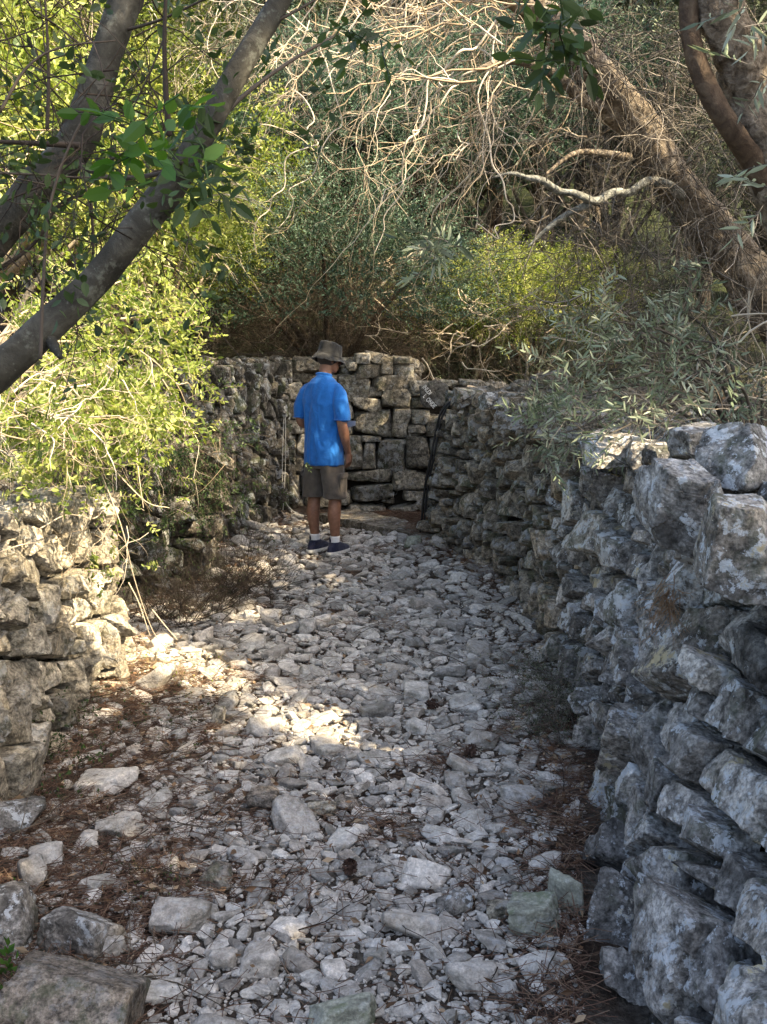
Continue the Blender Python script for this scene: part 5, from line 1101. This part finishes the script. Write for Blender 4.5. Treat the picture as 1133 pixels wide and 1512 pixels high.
wiry('grass_tuft', 'straw-coloured grass tuft glowing in the sunlit patch by the left wall end', 'grass', G(240, 990), [(205, 995, 4.8), (230, 1000, 4.75), (260, 990, 4.8), (320, 975, 4.95), (280, 1005, 4.7)], 170, .12, 'straw', 'leaf_yellow', 260, .0013, .7, (2, 2), .012)
wiry('small_weed', 'small green weed with oval leaves in the lower left corner', 'weed', G(15, 1450), [(5, 1450, 2.35), (20, 1480, 2.3), (0, 1500, 2.25)], 12, .12, 'twig_brown', 'leaf_fresh', 130, .0014, .7, (3, 2), .03)
wiry('thin_weed', 'thin dark weed standing among stones in the left foreground', 'weed', G(225, 1340), [(215, 1330, 2.8), (230, 1350, 2.75)], 16, .16, 'twig_dark', 'leaf_dark', 220, .0012, .9, (4, 3), .010)
# rust-coloured dried fern in the right wall
fp = P(985, 905, 2.72); t = thing('dried_fern', 'rust-red dried fern hanging from a crack in the right wall', 'fern', tuple(fp)); g = Geo(); n = 46
P0 = np.array([P(rv.normal(987, 8), rv.normal(880, 14), 2.64) for _ in range(n)]); brush(g, P0, rv.normal(size=(n, 3)) * .5 + [-.3, -.2, -.9], rv.uniform(.05, .12, n), rv, 2, (5,), 6, .2, .06, .0016, .8, .4, 3, (.9, .5, .5)); g.build('fronds', M['leaf_dry'], t, tuple(fp))

# unseen trees added to shade path and walls, crowns pruned for sun gaps
def sunproj(p): return p[:, 0] - p[:, 2] * SUN_DIR.x / SUN_DIR.z, p[:, 1] - p[:, 2] * SUN_DIR.y / SUN_DIR.z
def lit(xs_, ys_):  # where crown leaves are left out so sun reaches chosen spots
    c = 4.08 - .69 * np.clip(xs_, -1.35, .1); wob = .22 * fbm(np.stack([xs_ * 2.2, ys_ * 2.2, xs_ * 0 + 9], 1), 2, 17)
    band = (np.abs(ys_ - c) < .33 + wob + .55 * np.clip(-1.0 - xs_, 0, 3)) & (xs_ < .12)
    twg = (xs_ < -2.3 + .25 * (ys_ - 7)) & (ys_ > 5.4) & (ys_ < 8.6)
    twg2 = (xs_ < -.8) & (xs_ > -2.6) & (ys_ > 5.9) & (ys_ < 7.9) & (fbm(np.stack([xs_ * 3, ys_ * 3, xs_ * 0 + 4], 1), 2, 41) > -.05)
    return band | twg | twg2
def shade_tree(label, base, cen, ext, n):
    base = np.array(base, float); t = thing('unseen_shade_tree', label, 'tree', tuple(base)); cen = np.array(cen, float); g = Geo()
    tube(g, [base - [0, 0, .3], base + [.1, .05, 1.8], base * .5 + cen * .5 + [0, 0, .6], cen], [.2, .16, .12, .05], 40, 16, bumpy=.12, seed=5)
    g.build('trunk', M['bark_rough'], t, tuple(base)); g = Geo(); m = 40; cl = cen + rv.uniform(-1, 1, (m, 3)) * np.array(ext) * [.85, .85, .7]
    for c in cl: tube(g, [base * .45 + cen * .55 + [0, 0, .4], (c + cen) / 2 + rv.normal(0, .2, 3), c], [.05, .03, .01], 14, 6, cap=False)
    g.build('branches', M['bark_rough'], t, tuple(base)); gl = Geo()
    P0 = cen + rv.uniform(-1, 1, (n, 3)) * np.array(ext); xs_, ys_ = sunproj(P0); hole = fbm(np.stack([xs_ * 2.6, ys_ * 2.6, xs_ * 0], 1), 2, 31) > np.where(ys_ > 5.2, .6, 9)
    k = ~lit(xs_, ys_) & ~hole; P0 = P0[k]; n = len(P0)
    sprays(gl, None, P0, rv.normal(size=(n, 3)), rv.uniform(.1, .2, n), 8, .092, rv, .5); gl.build('crown', M['leaf_grey'], t, tuple(base), smooth=False)
shade_tree('unseen tree added for shade beside the path to the right of the photographer', (3.6, -1.0, 1.0), (4.6, -.2, 5.3), (2.9, 3.0, .7), 13000)
shade_tree('unseen tree added beyond the right wall to shade the far path', (4.9, 4.9, 1.0), (4.5, 5.9, 5.3), (2.9, 3.3, .6), 8500)

shade_tree('unseen tree added on the left bank to cut sky light, its crown above the frame', (-3.4, 6.2, .9), (-2.4, 6.9, 5.35), (2.3, 2.6, .6), 5000)
# unseen upper crown of the leaning tree, added to dim the far path
gl = Geo(); n = 5200; P0 = np.array([.5, 6.3, 5.0]) + rv.uniform(-1, 1, (n, 3)) * np.array([1.7, 2.2, .5]); xs_, ys_ = sunproj(P0); P0 = P0[~lit(xs_, ys_)]; n = len(P0)
sprays(gl, None, P0, rv.normal(size=(n, 3)), rv.uniform(.1, .2, n), 8, .07, rv, .3); lt = [o for o in COL.objects if o.name == 'leaning_tree'][0]
gl.build('crown', M['leaf_grey'], lt, tuple(rbp), smooth=False)
g = Geo()
for q in range(14): tube(g, [P(720, -50, 4.85), np.array([.7, 5.4, 4.4]) + rv.normal(0, .15, 3), np.array([.5, 6.3, 5.0]) + rv.uniform(-1, 1, 3) * [1.4, 1.9, .4]], [.04, .025, .008], 16, 6, cap=False)
g.build('upper_branches', M['bark_rough'], lt, tuple(rbp))
# brown undergrowth between the walls and the thicket
t = thing('dry_undergrowth', 'tangle of fine brown dead twigs under the thicket just behind the end wall', 'undergrowth', (0.3, 11.6, 1.2)); g = Geo()
n = 380; X = rv.uniform(-3.4, 3.6, n); Y_ = rv.uniform(10.9, 12.6, n); P0 = np.stack([X, Y_, 1.2 + rv.uniform(0, 1.1, n)], 1)
brush(g, P0, rv.normal(size=(n, 3)) + [0, -.1, .3], rv.uniform(.4, 1.0, n), rv, 3, (5, 4), 8, .36, .03, .004, 1.0, .55); g.build('twigs', M['twig_brown'], t, (0.3, 11.6, 1.2)); gl = Geo(); n = 2600; P0 = np.stack([rv.uniform(-3.4, 3.6, n), rv.uniform(10.7, 12.2, n), 1.2 + rv.uniform(0, 1.6, n)], 1)
sprays(gl, None, P0, rv.normal(size=(n, 3)), rv.uniform(.08, .22, n), 9, .04, rv, .3); gl.build('foliage', M['leaf_grey'], t, (0.3, 11.6, 1.2), smooth=False)

t = thing('dead_branches', 'bleached dead branches catching the sun in the gap behind the end wall corner', 'branches', (.8, 11.0, 1.3)); g = Geo()
n = 34; P0 = seeds([(560, 440, 10.9), (620, 460, 10.9), (600, 400, 11.0), (700, 490, 10.9), (660, 520, 10.7), (780, 470, 10.9)], n, 40, 25, .2)
brush(g, P0, rv.normal(size=(n, 3)) * [1.3, .6, .6], rv.uniform(.3, .8, n), rv, 3, (4, 3), 8, .3, .03, .009, .9, .55, 4); g.build('twigs', M['twig_pale'], t, (.8, 11.0, 1.3))

t = thing('creeper', 'dark leafy creeper and dry vines hanging over the tumbled wall in the shade', 'creeper', (-1.8, 6.3, 1.0)); g = Geo(); gl = Geo()
u = rv.uniform(.4, fm.L - .5, 150); q = fm.map(u, np.full(150, fm.H + .02), np.full(150, .04)); W, d = brush(g, q, rv.normal(0, .5, (150, 3)) + [.5, -.5, -.3], rv.uniform(.3, .8, 150), rv, 2, (4,), 10, .2, [0, 0, -.12], .0028, .7, .5)
idx = rv.integers(0, len(W), 900); k = rv.integers(1, W.shape[1], 900); sprays(gl, None, W[idx, k], d[idx] + rv.normal(0, .7, (900, 3)), rv.uniform(.05, .12, 900), 7, .026, rv, .5)
g.build('vines', M['twig_brown'], t, (-1.8, 6.3, 1.0)); gl.build('foliage', M['leaf_dark'], t, (-1.8, 6.3, 1.0), smooth=False)
